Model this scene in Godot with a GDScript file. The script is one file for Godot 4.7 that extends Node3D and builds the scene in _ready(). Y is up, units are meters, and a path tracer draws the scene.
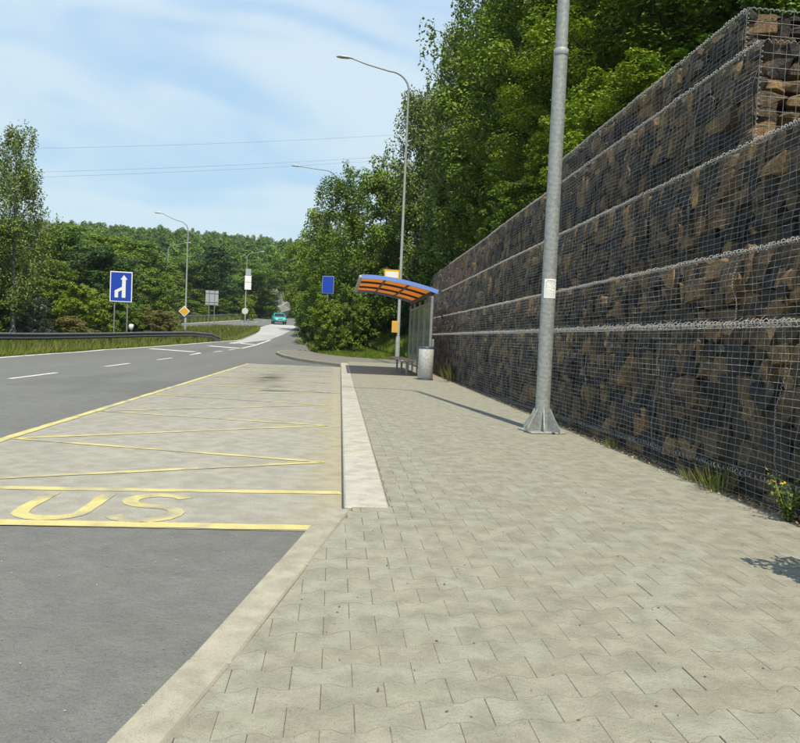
extends Node3D

# ------------------------------------------------------------------ helpers
var rng := RandomNumberGenerator.new()
var noise := FastNoiseLite.new()
var M := {}
var names := {}

func numbered(called: String) -> String:
	var n: int = names.get(called, 0)
	names[called] = n + 1
	return called if n == 0 else "%s_%03d" % [called, n]

func tag(o: Node, label := "", category := "", group := "", kind := "") -> void:
	if label: o.set_meta("label", label)
	if category: o.set_meta("category", category)
	if group: o.set_meta("group", group)
	if kind: o.set_meta("kind", kind)

func base(called: String, at: Vector3, turn := 0.0) -> Node3D:
	var o := Node3D.new()
	o.name = numbered(called)
	add_child(o)
	o.position = at
	o.rotation.y = turn
	return o

func put(called: String, mesh: Mesh, m: Material, parent: Node = self) -> MeshInstance3D:
	var o := MeshInstance3D.new()
	o.name = numbered(called) if parent == self else called
	o.mesh = mesh
	o.material_override = m
	parent.add_child(o, true)
	return o

var is_smooth := false

func mb(smooth := false) -> SurfaceTool:
	is_smooth = smooth
	var st := SurfaceTool.new()
	st.begin(Mesh.PRIMITIVE_TRIANGLES)
	st.set_smooth_group(0 if smooth else -1)
	return st

func fin(st: SurfaceTool) -> ArrayMesh:
	st.generate_normals()
	return st.commit()

func build(st: SurfaceTool, called: String, m: Material, parent: Node = self) -> MeshInstance3D:
	return put(called, fin(st), m, parent)

func tri(st: SurfaceTool, a: Vector3, b: Vector3, c: Vector3) -> void:
	st.add_vertex(a); st.add_vertex(b); st.add_vertex(c)

func quad(st: SurfaceTool, a: Vector3, b: Vector3, c: Vector3, d: Vector3) -> void:
	tri(st, a, b, c); tri(st, a, c, d)

func quad_out(st: SurfaceTool, a: Vector3, b: Vector3, c: Vector3, d: Vector3, centre: Vector3) -> void:
	var n := (a - c).cross(a - b)
	if n.dot((a + b + c + d) * 0.25 - centre) < 0.0:
		quad(st, d, c, b, a)
	else:
		quad(st, a, b, c, d)

# a box with chamfered edges, centred on the transform
func box(st: SurfaceTool, t: Transform3D, size: Vector3, bevel := 0.0) -> void:
	var h := size * 0.5
	var c := t.origin
	if bevel <= 0.0:
		var p := []
		for i in 8:
			p.append(t * Vector3(h.x if i & 1 else -h.x, h.y if i & 2 else -h.y, h.z if i & 4 else -h.z))
		for f in [[0, 1, 3, 2], [4, 5, 7, 6], [0, 1, 5, 4], [2, 3, 7, 6], [0, 2, 6, 4], [1, 3, 7, 5]]:
			quad_out(st, p[f[0]], p[f[1]], p[f[2]], p[f[3]], c)
		return
	var b := minf(bevel, minf(h.x, minf(h.y, h.z)) * 0.9)
	# ring profile in xz with cut corners, stacked in y
	var ring := func(ins: float, y: float) -> Array:
		var x := h.x - ins
		var z := h.z - ins
		var r := []
		for q in [[-x, -z + b], [-x + b, -z], [x - b, -z], [x, -z + b], [x, z - b], [x - b, z], [-x + b, z], [-x, z - b]]:
			r.append(t * Vector3(q[0], y, q[1]))
		return r
	var rings := [ring.call(b, -h.y), ring.call(0.0, -h.y + b), ring.call(0.0, h.y - b), ring.call(b, h.y)]
	for k in 3:
		for i in 8:
			var j := (i + 1) % 8
			quad_out(st, rings[k][i], rings[k][j], rings[k + 1][j], rings[k + 1][i], c)
	for k in [0, 3]:
		var r: Array = rings[k]
		for q in [[0, 1, 2, 3], [0, 3, 4, 7], [4, 5, 6, 7]]:
			quad_out(st, r[q[0]], r[q[1]], r[q[2]], r[q[3]], c)

func bx(st: SurfaceTool, at: Vector3, size: Vector3, bevel := 0.0, turn := 0.0) -> void:
	box(st, Transform3D(Basis(Vector3.UP, turn), at), size, bevel)

# a bar of rectangular section between two points
func bar(st: SurfaceTool, a: Vector3, b: Vector3, w: float, h: float, bevel := 0.0) -> void:
	var z := (b - a).normalized()
	var x := Vector3.UP.cross(z)
	if x.length() < 0.01: x = Vector3.RIGHT
	x = x.normalized()
	var y := z.cross(x)
	box(st, Transform3D(Basis(x, y, z), (a + b) * 0.5), Vector3(w, h, (b - a).length()), bevel)

func tube(st: SurfaceTool, pts: Array, radii: Array, sides := 8, caps := true) -> void:
	var n := pts.size()
	var rings := []
	var x := Vector3.ZERO
	for i in n:
		var a: Vector3 = pts[maxi(i - 1, 0)]
		var b: Vector3 = pts[mini(i + 1, n - 1)]
		var d := (b - a).normalized()
		if i == 0:
			x = d.cross(Vector3(0.31, 0.2, 0.93) if absf(d.z) < 0.9 else Vector3.UP).normalized()
		x = (x - d * x.dot(d)).normalized()
		var y := d.cross(x)
		var r := []
		var q: float = radii[i] if radii.size() > 1 else radii[0]
		for k in sides:
			var t := TAU * k / sides
			r.append(pts[i] + (x * cos(t) + y * sin(t)) * q)
		rings.append(r)
	for i in n - 1:
		var c: Vector3 = (pts[i] + pts[i + 1]) * 0.5
		for k in sides:
			var j := (k + 1) % sides
			quad_out(st, rings[i][k], rings[i][j], rings[i + 1][j], rings[i + 1][k], c)
	if caps:
		st.set_smooth_group(-1)
		for e in [0, n - 1]:
			for k in range(1, sides - 1):
				if e == 0: tri(st, rings[e][0], rings[e][k], rings[e][k + 1])
				else: tri(st, rings[e][0], rings[e][k + 1], rings[e][k])
		st.set_smooth_group(0 if is_smooth else -1)

# thin closed wire, three-sided and cheap
func wire(st: SurfaceTool, pts: PackedVector3Array, r: float) -> void:
	var n := pts.size()
	var prev := []
	for i in n:
		var d := (pts[mini(i + 1, n - 1)] - pts[maxi(i - 1, 0)]).normalized()
		var x := d.cross(Vector3(0.3, 0.5, 0.81)).normalized()
		var y := d.cross(x)
		var ring := [pts[i] + x * r, pts[i] + (y * 0.866 - x * 0.5) * r, pts[i] + (-y * 0.866 - x * 0.5) * r]
		if i > 0:
			for k in 3:
				var j := (k + 1) % 3
				quad(st, prev[k], prev[j], ring[j], ring[k])
		prev = ring

# flat polygon prism: outline in local xy, thickness along z
func plate(st: SurfaceTool, t: Transform3D, outline: PackedVector2Array, thick: float) -> void:
	var idx := Geometry2D.triangulate_polygon(outline)
	var h := thick * 0.5
	for i in range(0, idx.size(), 3):
		var a := outline[idx[i]]
		var b := outline[idx[i + 1]]
		var c := outline[idx[i + 2]]
		if (b - a).cross(c - a) < 0.0:
			var s := b; b = c; c = s
		tri(st, t * Vector3(a.x, a.y, h), t * Vector3(c.x, c.y, h), t * Vector3(b.x, b.y, h))
		tri(st, t * Vector3(a.x, a.y, -h), t * Vector3(b.x, b.y, -h), t * Vector3(c.x, c.y, -h))
	var mid := Vector2.ZERO
	for p in outline: mid += p
	mid /= outline.size()
	for i in outline.size():
		var a := outline[i]
		var b := outline[(i + 1) % outline.size()]
		quad_out(st, t * Vector3(a.x, a.y, -h), t * Vector3(b.x, b.y, -h), t * Vector3(b.x, b.y, h), t * Vector3(a.x, a.y, h), t * Vector3(mid.x, mid.y, 0))

# ------------------------------------------------------------------ materials
func lin(r: float, g: float, b: float) -> Color:
	return Color(r, g, b).linear_to_srgb()

func noise_tex(freq: float, lo: float, hi: float, octaves := 5, sd := 1, size := 512, as_normal := false, strength := 2.0) -> NoiseTexture2D:
	var f := FastNoiseLite.new()
	f.noise_type = FastNoiseLite.TYPE_SIMPLEX
	f.seed = sd
	f.frequency = freq
	f.fractal_octaves = octaves
	f.fractal_gain = 0.62
	var t := NoiseTexture2D.new()
	t.width = size
	t.height = size
	t.seamless = true
	t.noise = f
	if as_normal:
		t.as_normal_map = true
		t.bump_strength = strength
	else:
		var g := Gradient.new()
		g.set_color(0, Color(lo, lo, lo))
		g.set_color(1, Color(hi, hi, hi))
		t.color_ramp = g
	return t

func mat(c: Color, rough := 0.8, metal := 0.0, vcol := false) -> StandardMaterial3D:
	var m := StandardMaterial3D.new()
	m.albedo_color = c
	m.roughness = rough
	m.metallic = metal
	m.vertex_color_use_as_albedo = vcol
	m.metallic_specular = 0.4
	return m

func tex(m: StandardMaterial3D, t: Texture2D, scale: float, nt: Texture2D = null, ns := 0.5) -> StandardMaterial3D:
	m.albedo_texture = t
	m.uv1_triplanar = true
	m.uv1_world_triplanar = true
	m.uv1_scale = Vector3(scale, scale, scale)
	if nt:
		m.normal_enabled = true
		m.normal_texture = nt
		m.normal_scale = ns
	return m

# grit: fine aggregate seen from close, over broad patches
func grit_tex(sd: int, size: int, dark: float, light: float, specks: float, bright: float) -> ImageTexture:
	var f := FastNoiseLite.new()
	f.seed = sd
	f.noise_type = FastNoiseLite.TYPE_SIMPLEX
	f.frequency = 0.012
	f.fractal_octaves = 3
	var r := RandomNumberGenerator.new()
	r.seed = sd
	var im := f.get_seamless_image(size, size)
	im.convert(Image.FORMAT_RGB8)
	for y in size:
		for x in size:
			var v := lerpf(dark, light, im.get_pixel(x, y).r)
			v *= r.randf_range(0.92, 1.07)
			var q := r.randf()
			if q < specks: v *= bright
			elif q > 1.0 - specks * 1.2: v *= 0.68
			v = clampf(v, 0, 1)
			im.set_pixel(x, y, Color(v, v, v))
	return ImageTexture.create_from_image(im)

func leaf_mat(c: Color, back: Color) -> StandardMaterial3D:
	var m := mat(c, 0.5, 0.0, true)
	m.metallic_specular = 0.35
	m.cull_mode = BaseMaterial3D.CULL_DISABLED
	m.backlight_enabled = true
	m.backlight = back
	return m

func make_materials() -> void:
	var fine := noise_tex(0.03, 0.72, 1.0, 6, 3)
	var fine_n := noise_tex(0.06, 0, 1, 5, 5, 512, true, 3.0)
	M.asphalt = tex(mat(lin(1.0, 1.0, 1.0), 0.88, 0, true), grit_tex(11, 768, 0.84, 0.92, 0.016, 1.35), 0.42, fine_n, 0.5)
	M.slab = tex(mat(Color.WHITE, 0.85, 0, true), grit_tex(12, 512, 0.86, 0.98, 0.008, 1.1), 0.6, fine_n, 0.25)
	M.paver = tex(mat(Color.WHITE, 0.86, 0, true), grit_tex(13, 512, 0.84, 1.0, 0.012, 1.12), 0.8, fine_n, 0.35)
	M.paint = tex(mat(Color.WHITE, 0.7, 0, true), grit_tex(14, 512, 0.90, 1.0, 0.01, 1.05), 0.6)
	M.sand = tex(mat(lin(0.31, 0.27, 0.19), 0.95), noise_tex(0.02, 0.55, 1.0, 5, 81), 0.9)
	M.kerb = tex(mat(lin(0.47, 0.455, 0.40), 0.8, 0, true), grit_tex(15, 512, 0.84, 1.0, 0.01, 1.05), 0.7, fine_n, 0.2)
	M.stone = tex(mat(Color.WHITE, 0.9, 0, true), noise_tex(0.02, 0.55, 1.0, 6, 21), 1.6, noise_tex(0.05, 0, 1, 5, 22, 512, true, 6.0), 0.8)
	M.core = tex(mat(lin(0.17, 0.15, 0.125), 0.95), noise_tex(0.03, 0.6, 1.0, 5, 23), 1.6, noise_tex(0.03, 0, 1, 5, 24, 512, true, 8.0), 1.0)
	M.wire = tex(mat(lin(0.52, 0.54, 0.54), 0.55, 0.2), noise_tex(0.02, 0.55, 1.0, 5, 71), 0.9)
	M.coil = tex(mat(lin(0.56, 0.58, 0.57), 0.55, 0.2), noise_tex(0.03, 0.6, 1.0, 5, 72), 1.1)
	M.galv = tex(mat(lin(0.40, 0.43, 0.42), 0.6, 0.25), noise_tex(0.02, 0.74, 1.0, 5, 31), 1.3, noise_tex(0.03, 0, 1, 4, 32, 512, true, 1.0), 0.15)
	M.steel = tex(mat(lin(0.42, 0.44, 0.45), 0.5, 0.5), fine, 0.8)
	M.white_metal = tex(mat(lin(0.66, 0.67, 0.66), 0.45, 0.1), fine, 0.7)
	M.rail = tex(mat(lin(0.20, 0.21, 0.22), 0.55, 0.4), fine, 0.5)
	M.soil = tex(mat(lin(0.10, 0.105, 0.042), 0.95), noise_tex(0.02, 0.45, 1.0, 6, 41), 0.25, fine_n, 0.8)
	M.dirt = tex(mat(lin(0.15, 0.10, 0.06), 0.95), noise_tex(0.02, 0.5, 1.0, 6, 42), 0.9, fine_n, 0.8)
	M.grass = leaf_mat(Color.WHITE, lin(0.10, 0.16, 0.03))
	M.bark = tex(mat(lin(0.10, 0.08, 0.06), 0.95), noise_tex(0.02, 0.5, 1.0, 5, 51), 1.5)
	M.birch_bark = tex(mat(lin(0.50, 0.48, 0.44), 0.8), noise_tex(0.015, 0.25, 1.0, 4, 52), 1.2)
	M.leaf = leaf_mat(lin(0.165, 0.245, 0.022), lin(0.22, 0.33, 0.018))
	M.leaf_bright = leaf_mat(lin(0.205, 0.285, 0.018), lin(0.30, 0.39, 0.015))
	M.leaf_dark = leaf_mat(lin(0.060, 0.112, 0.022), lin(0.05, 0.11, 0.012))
	M.leaf_birch = leaf_mat(lin(0.185, 0.248, 0.058), lin(0.22, 0.30, 0.04))
	M.leaf_pale = leaf_mat(lin(0.22, 0.26, 0.16), lin(0.10, 0.12, 0.06))
	M.leaf_red = leaf_mat(lin(0.175, 0.165, 0.042), lin(0.12, 0.11, 0.02))
	M.leaf_mid = leaf_mat(lin(0.128, 0.208, 0.020), lin(0.15, 0.26, 0.015))
	M.flower = leaf_mat(lin(0.40, 0.06, 0.035), lin(0.2, 0.04, 0.02))
	M.blue = mat(lin(0.012, 0.06, 0.42), 0.4)
	M.sign_white = mat(lin(0.78, 0.78, 0.78), 0.45)
	M.sign_yellow = mat(lin(0.72, 0.40, 0.03), 0.5)
	M.sign_back = mat(lin(0.40, 0.42, 0.44), 0.5, 0.3)
	M.black = mat(lin(0.02, 0.02, 0.022), 0.6)
	M.litter = mat(Color.WHITE, 0.8, 0, true)

# ------------------------------------------------------------------ shape of the place (d = metres ahead of the camera, z = -d)
func gy(d: float) -> float:
	var t := maxf(0.0, d - 32.0)
	return 0.042 * t * t / 24.0 if t < 12.0 else 0.042 * (t - 6.0)

func piece(table: Array, d: float) -> float:
	if d <= table[0][0]: return table[0][1]
	for i in range(1, table.size()):
		if d <= table[i][0]:
			var a: Array = table[i - 1]
			var b: Array = table[i]
			return lerpf(a[1], b[1], (d - a[0]) / (b[0] - a[0]))
	return table[-1][1]

func wall_x(d: float) -> float:
	return 3.05 + 0.013 * (d - 4.5)

func kerb_x(d: float) -> float:      # road side of the kerb
	return 0.10 + 0.0072 * (d - 4.5) if d > 4.55 else -0.04 + 0.228 * (d - 4.4)

func walk_y(x: float, d: float) -> float:
	var k := clampf((x - kerb_x(d) - 0.2) / 1.6, 0.0, 1.0)
	return 0.15 - (0.15 - drop_y(d)) * (1.0 - k)

func drop_y(d: float) -> float:      # height of the dropped kerb above the road
	return lerpf(0.07, 0.15, smoothstep(2.4, 4.7, d))

const ROAD_L := [[-30, -11.3], [20, -11.3], [32, -11.9], [38, -11.7], [42, -10.7], [49, -8.6], [54, -7.0], [73, -7.2], [96, -8.0], [140, -14.0]]
const ROAD_R := [[-30, -0.9], [4.5, 0.2], [30, 0.3], [46, -1.6], [87, -4.1], [140, -6.0]]
const ROAD2_N := [[-10, -30.0], [40, -21.0], [57, -16.4], [70, -13.7], [80, -10.3], [98, -7.0], [140, -8.0]]
const ROAD2_F := [[-10, -38.0], [40, -29.0], [60, -24.5], [87, -17.2], [106, -14.9], [133, -13.0], [140, -15.0]]

func land(x: float, d: float) -> float:
	var h := gy(d) - 0.07
	if d > 145.0: h += (d - 145.0) * 0.092 * smoothstep(145.0, 230.0, d)
	if d > 420.0: h -= (d - 420.0) * 0.12
	var bump := noise.get_noise_2d(x * 2.0, d * 2.0)
	var off := maxf(0.0, -x - (32.0 if d < 60.0 else 22.0))
	h += minf(off * 0.04, 2.0) + bump * minf(off, 8.0) * 0.15
	return h

func bank_top(d: float) -> float:
	return piece([[-8, 2.7], [6.9, 2.85], [8.0, 4.35], [13.0, 4.3], [15.0, 3.8], [30.0, 3.75], [35.0, 0.3], [140, 0.0]], d)

func bank_x(d: float) -> float:
	return piece([[-8, 3.75], [31, 4.25], [36, 4.2], [46, 2.6], [60, 0.0], [87, -2.4], [140, -4.0]], d)

func ground_at(x: float, d: float) -> float:
	var u := x - bank_x(d)
	if u <= 0.0 or d > 140.0: return land(x, d)
	return maxf(land(x, d), bank_y(u, d))

func bank_y(u: float, d: float) -> float:
	var s := 0.62 * minf(u, 14.0) + 0.3 * maxf(0.0, u - 14.0)
	s *= 1.0 - 0.35 * smoothstep(60.0, 130.0, d)
	return gy(d) - 0.07 + bank_top(d) + s + noise.get_noise_2d(u * 6.0, d * 6.0) * 0.35 * minf(u, 1.0)

# ------------------------------------------------------------------ plants
class Leaves:
	var v := PackedVector3Array()
	var n := PackedVector3Array()
	var c := PackedColorArray()
	var i := PackedInt32Array()
	func leaf(p: Vector3, axis: Vector3, side: Vector3, len: float, wid: float, col: Color) -> void:
		var k := v.size()
		var nn := axis.cross(side).normalized()
		var mid := p + axis * (len * 0.45)
		v.append(p); v.append(mid + side * wid + nn * (wid * 0.3)); v.append(p + axis * len - nn * (len * 0.12)); v.append(mid - side * wid + nn * (wid * 0.3))
		for q in 4:
			n.append(nn); c.append(col)
		i.append(k); i.append(k + 1); i.append(k + 2); i.append(k); i.append(k + 2); i.append(k + 3)
	func mesh() -> ArrayMesh:
		var a := []
		a.resize(Mesh.ARRAY_MAX)
		a[Mesh.ARRAY_VERTEX] = v
		a[Mesh.ARRAY_NORMAL] = n
		a[Mesh.ARRAY_COLOR] = c
		a[Mesh.ARRAY_INDEX] = i
		var m := ArrayMesh.new()
		m.add_surface_from_arrays(Mesh.PRIMITIVE_TRIANGLES, a)
		return m

func ball() -> Vector3:
	while true:
		var p := Vector3(rng.randf_range(-1, 1), rng.randf_range(-1, 1), rng.randf_range(-1, 1))
		if p.length_squared() <= 1.0 and p.length_squared() > 0.01: return p
	return Vector3.UP

func tone() -> Color:
	var b := rng.randf_range(0.72, 1.18)
	var w := rng.randf_range(-0.12, 0.16)
	return Color(b * (1.0 + w), b, b * (1.0 - w * 0.6))

func clump(L: Leaves, at: Vector3, r: Vector3, n: int, size: float, t: Color) -> void:
	for k in n:
		var q := ball()
		q = q.normalized() * pow(q.length(), 0.45)
		var p := at + q * r
		var up := (ball() * 0.75 + q * 0.8 + Vector3(0, 0.75, 0)).normalized()
		var ax := ball() + Vector3(0, -0.3, 0)
		ax = (ax - up * ax.dot(up)).normalized()
		var side := ax.cross(up).normalized()
		var b := rng.randf_range(0.8, 1.2)
		L.leaf(p, ax, side, size * rng.randf_range(0.7, 1.3), size * rng.randf_range(0.26, 0.4), Color(t.r * b, t.g * b, t.b * b))

# a tree 10 m tall and w wide: {h, w, trunk, crown}
func grow(sd: int, w: float, low: float, shape: String, limbs: int, subs: int, leaves: int, size: float) -> Dictionary:
	rng.seed = sd
	var H := 10.0
	var L := Leaves.new()
	var st := mb(true)
	var lean := Vector3(rng.randf_range(-0.3, 0.3), 0, rng.randf_range(-0.3, 0.3))
	var stem := func(t: float) -> Vector3:
		return Vector3(lean.x * sin(t * 3.0), t * H, lean.z * sin(t * 2.3 + 0.4) - lean.z * sin(0.4))
	var pts := []
	var rad := []
	for k in 9:
		var t := k / 8.0
		pts.append(stem.call(t * 0.95))
		rad.append(lerpf(0.16, 0.015, pow(t, 0.8)) * (1.25 if k == 0 else 1.0))
	tube(st, pts, rad, 7)
	for k in limbs:
		var f := (k + 0.5) / limbs
		var t := lerpf(low, 0.97, pow(f, 0.9))
		var az := k * 2.39996 + rng.randf_range(-0.5, 0.5)
		var pr := 1.0
		match shape:
			"round": pr = pow(sin(PI * clampf(0.12 + 0.86 * (t - low * 0.6) / (1.0 - low * 0.6), 0, 1)), 0.55)
			"cone": pr = pow(1.0 - (t - low) / (1.02 - low), 0.75)
			"spire": pr = pow(sin(PI * clampf(0.10 + 0.88 * (t - low) / (1.0 - low), 0, 1)), 0.8)
			"bush": pr = pow(clampf(1.0 - t * t, 0, 1), 0.5)
		pr *= rng.randf_range(0.62, 1.12) * w * 0.5
		var start: Vector3 = stem.call(clampf(t * 0.86 - 0.03, 0.03, 0.93))
		var tip: Vector3 = stem.call(t) + Vector3(cos(az) * pr, rng.randf_range(-0.3, 0.35), sin(az) * pr)
		var mid := (start + tip) * 0.5 + Vector3(0, rng.randf_range(0.0, 0.35), 0)
		tube(st, [start, mid, tip], [0.055 * (1.15 - t), 0.035 * (1.15 - t) + 0.006, 0.008], 5, false)
		for j in subs:
			var u := rng.randf_range(0.3, 1.05)
			var p := start.lerp(mid, u * 2.0) if u < 0.5 else mid.lerp(tip, u * 2.0 - 1.0)
			p += ball() * Vector3(0.75, 0.6, 0.75) * (w / 6.0 + 0.25)
			if shape != "cone" : tube(st, [mid.lerp(tip, 0.2), p], [0.018, 0.005], 4, false)
			var tn := tone()
			if shape == "spire":
				for q in 4:
					var s := p + ball() * 0.35
					var len := rng.randf_range(0.5, 1.3)
					var n := int(leaves / 4.0)
					for m in n:
						var e := s + Vector3(0, -len * m / n, 0) + ball() * 0.16
						clump(L, e, Vector3(0.05, 0.05, 0.05), 1, size, tn)
			else:
				var r := rng.randf_range(0.32, 0.62) * (0.6 + w / 15.0)
				clump(L, p, Vector3(r, r * 0.72, r), leaves, size, tn)
	return {"h": H, "w": w, "trunk": fin(st), "crown": L.mesh()}

var protos := {}

func add_tree(called: String, proto: String, leaf: String, bark: String, x: float, d: float, top: float, width: float, turn: float, label: String, category: String, group := "") -> Node3D:
	var p: Dictionary = protos[proto]
	var y := ground_at(x, d) - 0.05
	var t := base(called, Vector3(x, y, -d), turn)
	tag(t, label, category, group)
	var s := Vector3(width / p.w, (top - y) / p.h, width / p.w)
	var a := put("trunk", p.trunk, M[bark], t)
	var b := put("crown", p.crown, M[leaf], t)
	a.scale = s
	b.scale = s
	return t

func tuft_mesh(n: int, h: float, spread: float, wid: float, sd: int, col_a: Color, col_b: Color) -> ArrayMesh:
	rng.seed = sd
	var L := Leaves.new()
	for k in n:
		var az := rng.randf() * TAU
		var p := Vector3(cos(az), 0, sin(az)) * spread * sqrt(rng.randf())
		var out := Vector3(cos(az) * rng.randf_range(0.0, 0.7), 1, sin(az) * rng.randf_range(0.0, 0.7)).normalized()
		var side := out.cross(Vector3(cos(az + 1.3), 0.1, sin(az + 1.3))).normalized()
		L.leaf(p, out, side, h * rng.randf_range(0.5, 1.2), wid, col_a.lerp(col_b, rng.randf()))
	return L.mesh()

func scatter(called: String, mesh: Mesh, m: Material, places: Array, label: String, category: String) -> void:
	var mm := MultiMesh.new()
	mm.transform_format = MultiMesh.TRANSFORM_3D
	mm.mesh = mesh
	mm.instance_count = places.size()
	for i in places.size():
		mm.set_instance_transform(i, places[i])
	var o := MultiMeshInstance3D.new()
	o.name = numbered(called)
	o.multimesh = mm
	o.material_override = m
	add_child(o)
	tag(o, label, category, "", "stuff")

func stand(x: float, y: float, z: float, s: float, sy := 1.0) -> Transform3D:
	return Transform3D(Basis(Vector3.UP, rng.randf() * TAU).scaled(Vector3(s, s * sy, s)), Vector3(x, y, z))

# ------------------------------------------------------------------ sky
func make_sky() -> Sky:
	var W := 1024
	var Hh := 512
	var im := Image.create(W, Hh, false, Image.FORMAT_RGBAF)
	var f := FastNoiseLite.new()
	f.seed = 7
	f.noise_type = FastNoiseLite.TYPE_SIMPLEX
	f.frequency = 1.0
	f.fractal_octaves = 5
	f.fractal_gain = 0.52
	var f2 := FastNoiseLite.new()
	f2.seed = 19
	f2.noise_type = FastNoiseLite.TYPE_SIMPLEX
	f2.frequency = 0.55
	f2.fractal_octaves = 3
	for y in Hh:
		var el := (0.5 - (y + 0.5) / Hh) * PI
		var s := sin(el)
		for x in W:
			if s <= 0.0:
				im.set_pixel(x, y, Color(0.45, 0.50, 0.50))
				continue
			var az := (x + 0.5) / W * TAU
			var dx := cos(el) * sin(az)
			var dz := cos(el) * cos(az)
			# a sheet of thin cloud high above, streaked along one direction
			var h := 1.0 / (s + 0.16)
			var px := dx * h
			var pz := dz * h
			var u := px * 0.80 + pz * 0.60
			var w := -px * 0.60 + pz * 0.80
			var broad := f2.get_noise_2d(u * 0.9 + 3.1, w * 1.3 + 1.7)
			var fine := f.get_noise_2d(u * 0.75 + broad * 0.6, w * 2.1 + broad)
			var c := smoothstep(-0.52, 0.50, broad * 0.75 + fine * 0.55 + 0.13)
			var k := pow(1.0 - s, 2.6)
			var blue := Color(0.24, 0.47, 0.86).lerp(Color(0.60, 0.82, 0.93), pow(k, 0.75))
			var white := Color(0.74, 0.85, 0.94).lerp(Color(0.66, 0.82, 0.90), k)
			var q := blue.lerp(white, c * 0.80)
			im.set_pixel(x, y, Color(q.r * 0.90, q.g * 0.90, q.b * 0.89))
	var m := PanoramaSkyMaterial.new()
	m.panorama = ImageTexture.create_from_image(im)
	var sky := Sky.new()
	sky.sky_material = m
	return sky

# ------------------------------------------------------------------ ground, road, markings
func stations(a: float, b: float, fine_from: float, fine_to: float, fine: float, coarse: float) -> Array:
	var out := []
	var d := a
	while d < b - 0.001:
		out.append(d)
		d += fine if d >= fine_from and d < fine_to else coarse
	out.append(b)
	return out

# a sheet between two edges on the road plane, with a colour at each vertex
func sheet(st: SurfaceTool, ds: Array, cols: int, xl: Callable, xr: Callable, lift: float, colour: Callable) -> void:
	st.set_smooth_group(0)
	var prev := []
	for d in ds:
		var row := []
		for c in cols + 1:
			var x: float = lerpf(xl.call(d), xr.call(d), float(c) / cols)
			row.append([Vector3(x, gy(d) + lift, -d), colour.call(x, d)])
		if prev:
			for c in cols:
				for q in [prev[c], row[c], row[c + 1], prev[c], row[c + 1], prev[c + 1]]:
					st.set_color(q[1])
					st.add_vertex(q[0])
		prev = row

func asphalt_colour(x: float, d: float) -> Color:
	var a := noise.get_noise_2d(x * 5.0, d * 1.6)
	var b := noise.get_noise_2d(x * 42.0 + 70.0, d * 30.0)
	var v := 0.192 + 0.010 * a + 0.009 * b
	# wheel tracks polished a little, old sealed seam
	v += 0.012 * exp(-pow((x + 4.4) / 0.35, 2.0)) + 0.012 * exp(-pow((x + 6.1) / 0.35, 2.0)) + 0.010 * exp(-pow((x + 8.2) / 0.35, 2.0))
	if noise.get_noise_2d(x * 9.0 + 300.0, d * 2.2) > 0.46: v *= 0.88
	if absf(d - 13.2 - (x + 7.6) * 0.05) < 0.09 and x > -8.6 and x < -6.9: v *= 0.35
	return Color(v * 0.985, v * 1.01, v * 0.96)

func slab_colour(x: float, d: float) -> Color:
	var a := noise.get_noise_2d(x * 8.0 + 40.0, d * 2.0)
	var b := noise.get_noise_2d(x * 60.0, d * 40.0 + 9.0)
	var v := 0.325 + 0.035 * a + 0.02 * b
	var c := Color(v * 1.01, v * 0.985, v * 0.84)
	# oil patch where buses stand, and a scrubbed streak
	var o := exp(-pow((x + 1.75 + 0.1 * b) / 0.35, 2.0) - pow((d - 20.5) / 1.9, 2.0)) * (0.75 + 0.8 * b)
	o += 0.6 * exp(-pow((x + 1.3) / 0.2, 2.0) - pow((d - 17.2) / 0.5, 2.0)) * (0.7 + 0.8 * b)
	c = c.lerp(Color(0.05, 0.048, 0.045), clampf(o, 0, 0.85))
	# sand gathered along the kerb
	var e := smoothstep(0.5, 0.0, kerb_x(maxf(d, 4.6)) - x + 0.25 * b)
	c = c.lerp(Color(0.40, 0.35, 0.22), clampf(e * (0.45 + 0.6 * a + 0.4 * b), 0, 0.6))
	return c

# worn paint: a strip of small cells whose colour breaks up where the paint has gone
func paint(st: SurfaceTool, a: Vector2, b: Vector2, w: float, col: Color, under: Color, worn: float, lift := 0.0072, cell := 0.07) -> void:
	var dir := (b - a).normalized()
	var side := Vector2(-dir.y, dir.x)
	var n := maxi(1, int((b - a).length() / cell))
	var m := 4 if cell < 0.1 else 2
	var prev := []
	st.set_smooth_group(0)
	for i in n + 1:
		var row := []
		for k in m + 1:
			var p := a.lerp(b, float(i) / n) + side * w * (float(k) / m - 0.5)
			if (k == 0 or k == m): p += side * noise.get_noise_2d(p.x * 90.0 + k * 40.0, p.y * 90.0) * 0.012
			var v := noise.get_noise_2d(p.x * 55.0, p.y * 55.0) * 0.9 + noise.get_noise_2d(p.x * 260.0, p.y * 260.0) * 0.55 + noise.get_noise_2d(p.x * 6.0 + 11.0, p.y * 6.0) * 0.5
			row.append([Vector3(p.x, gy(p.y) + lift, -p.y), col.lerp(under, clampf((v + worn) * 1.3, 0.0, 0.92))])
		if prev:
			for k in m:
				for q in [prev[k], row[k], row[k + 1], prev[k], row[k + 1], prev[k + 1]]:
					st.set_color(q[1])
					st.add_vertex(q[0])
		prev = row

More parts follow.
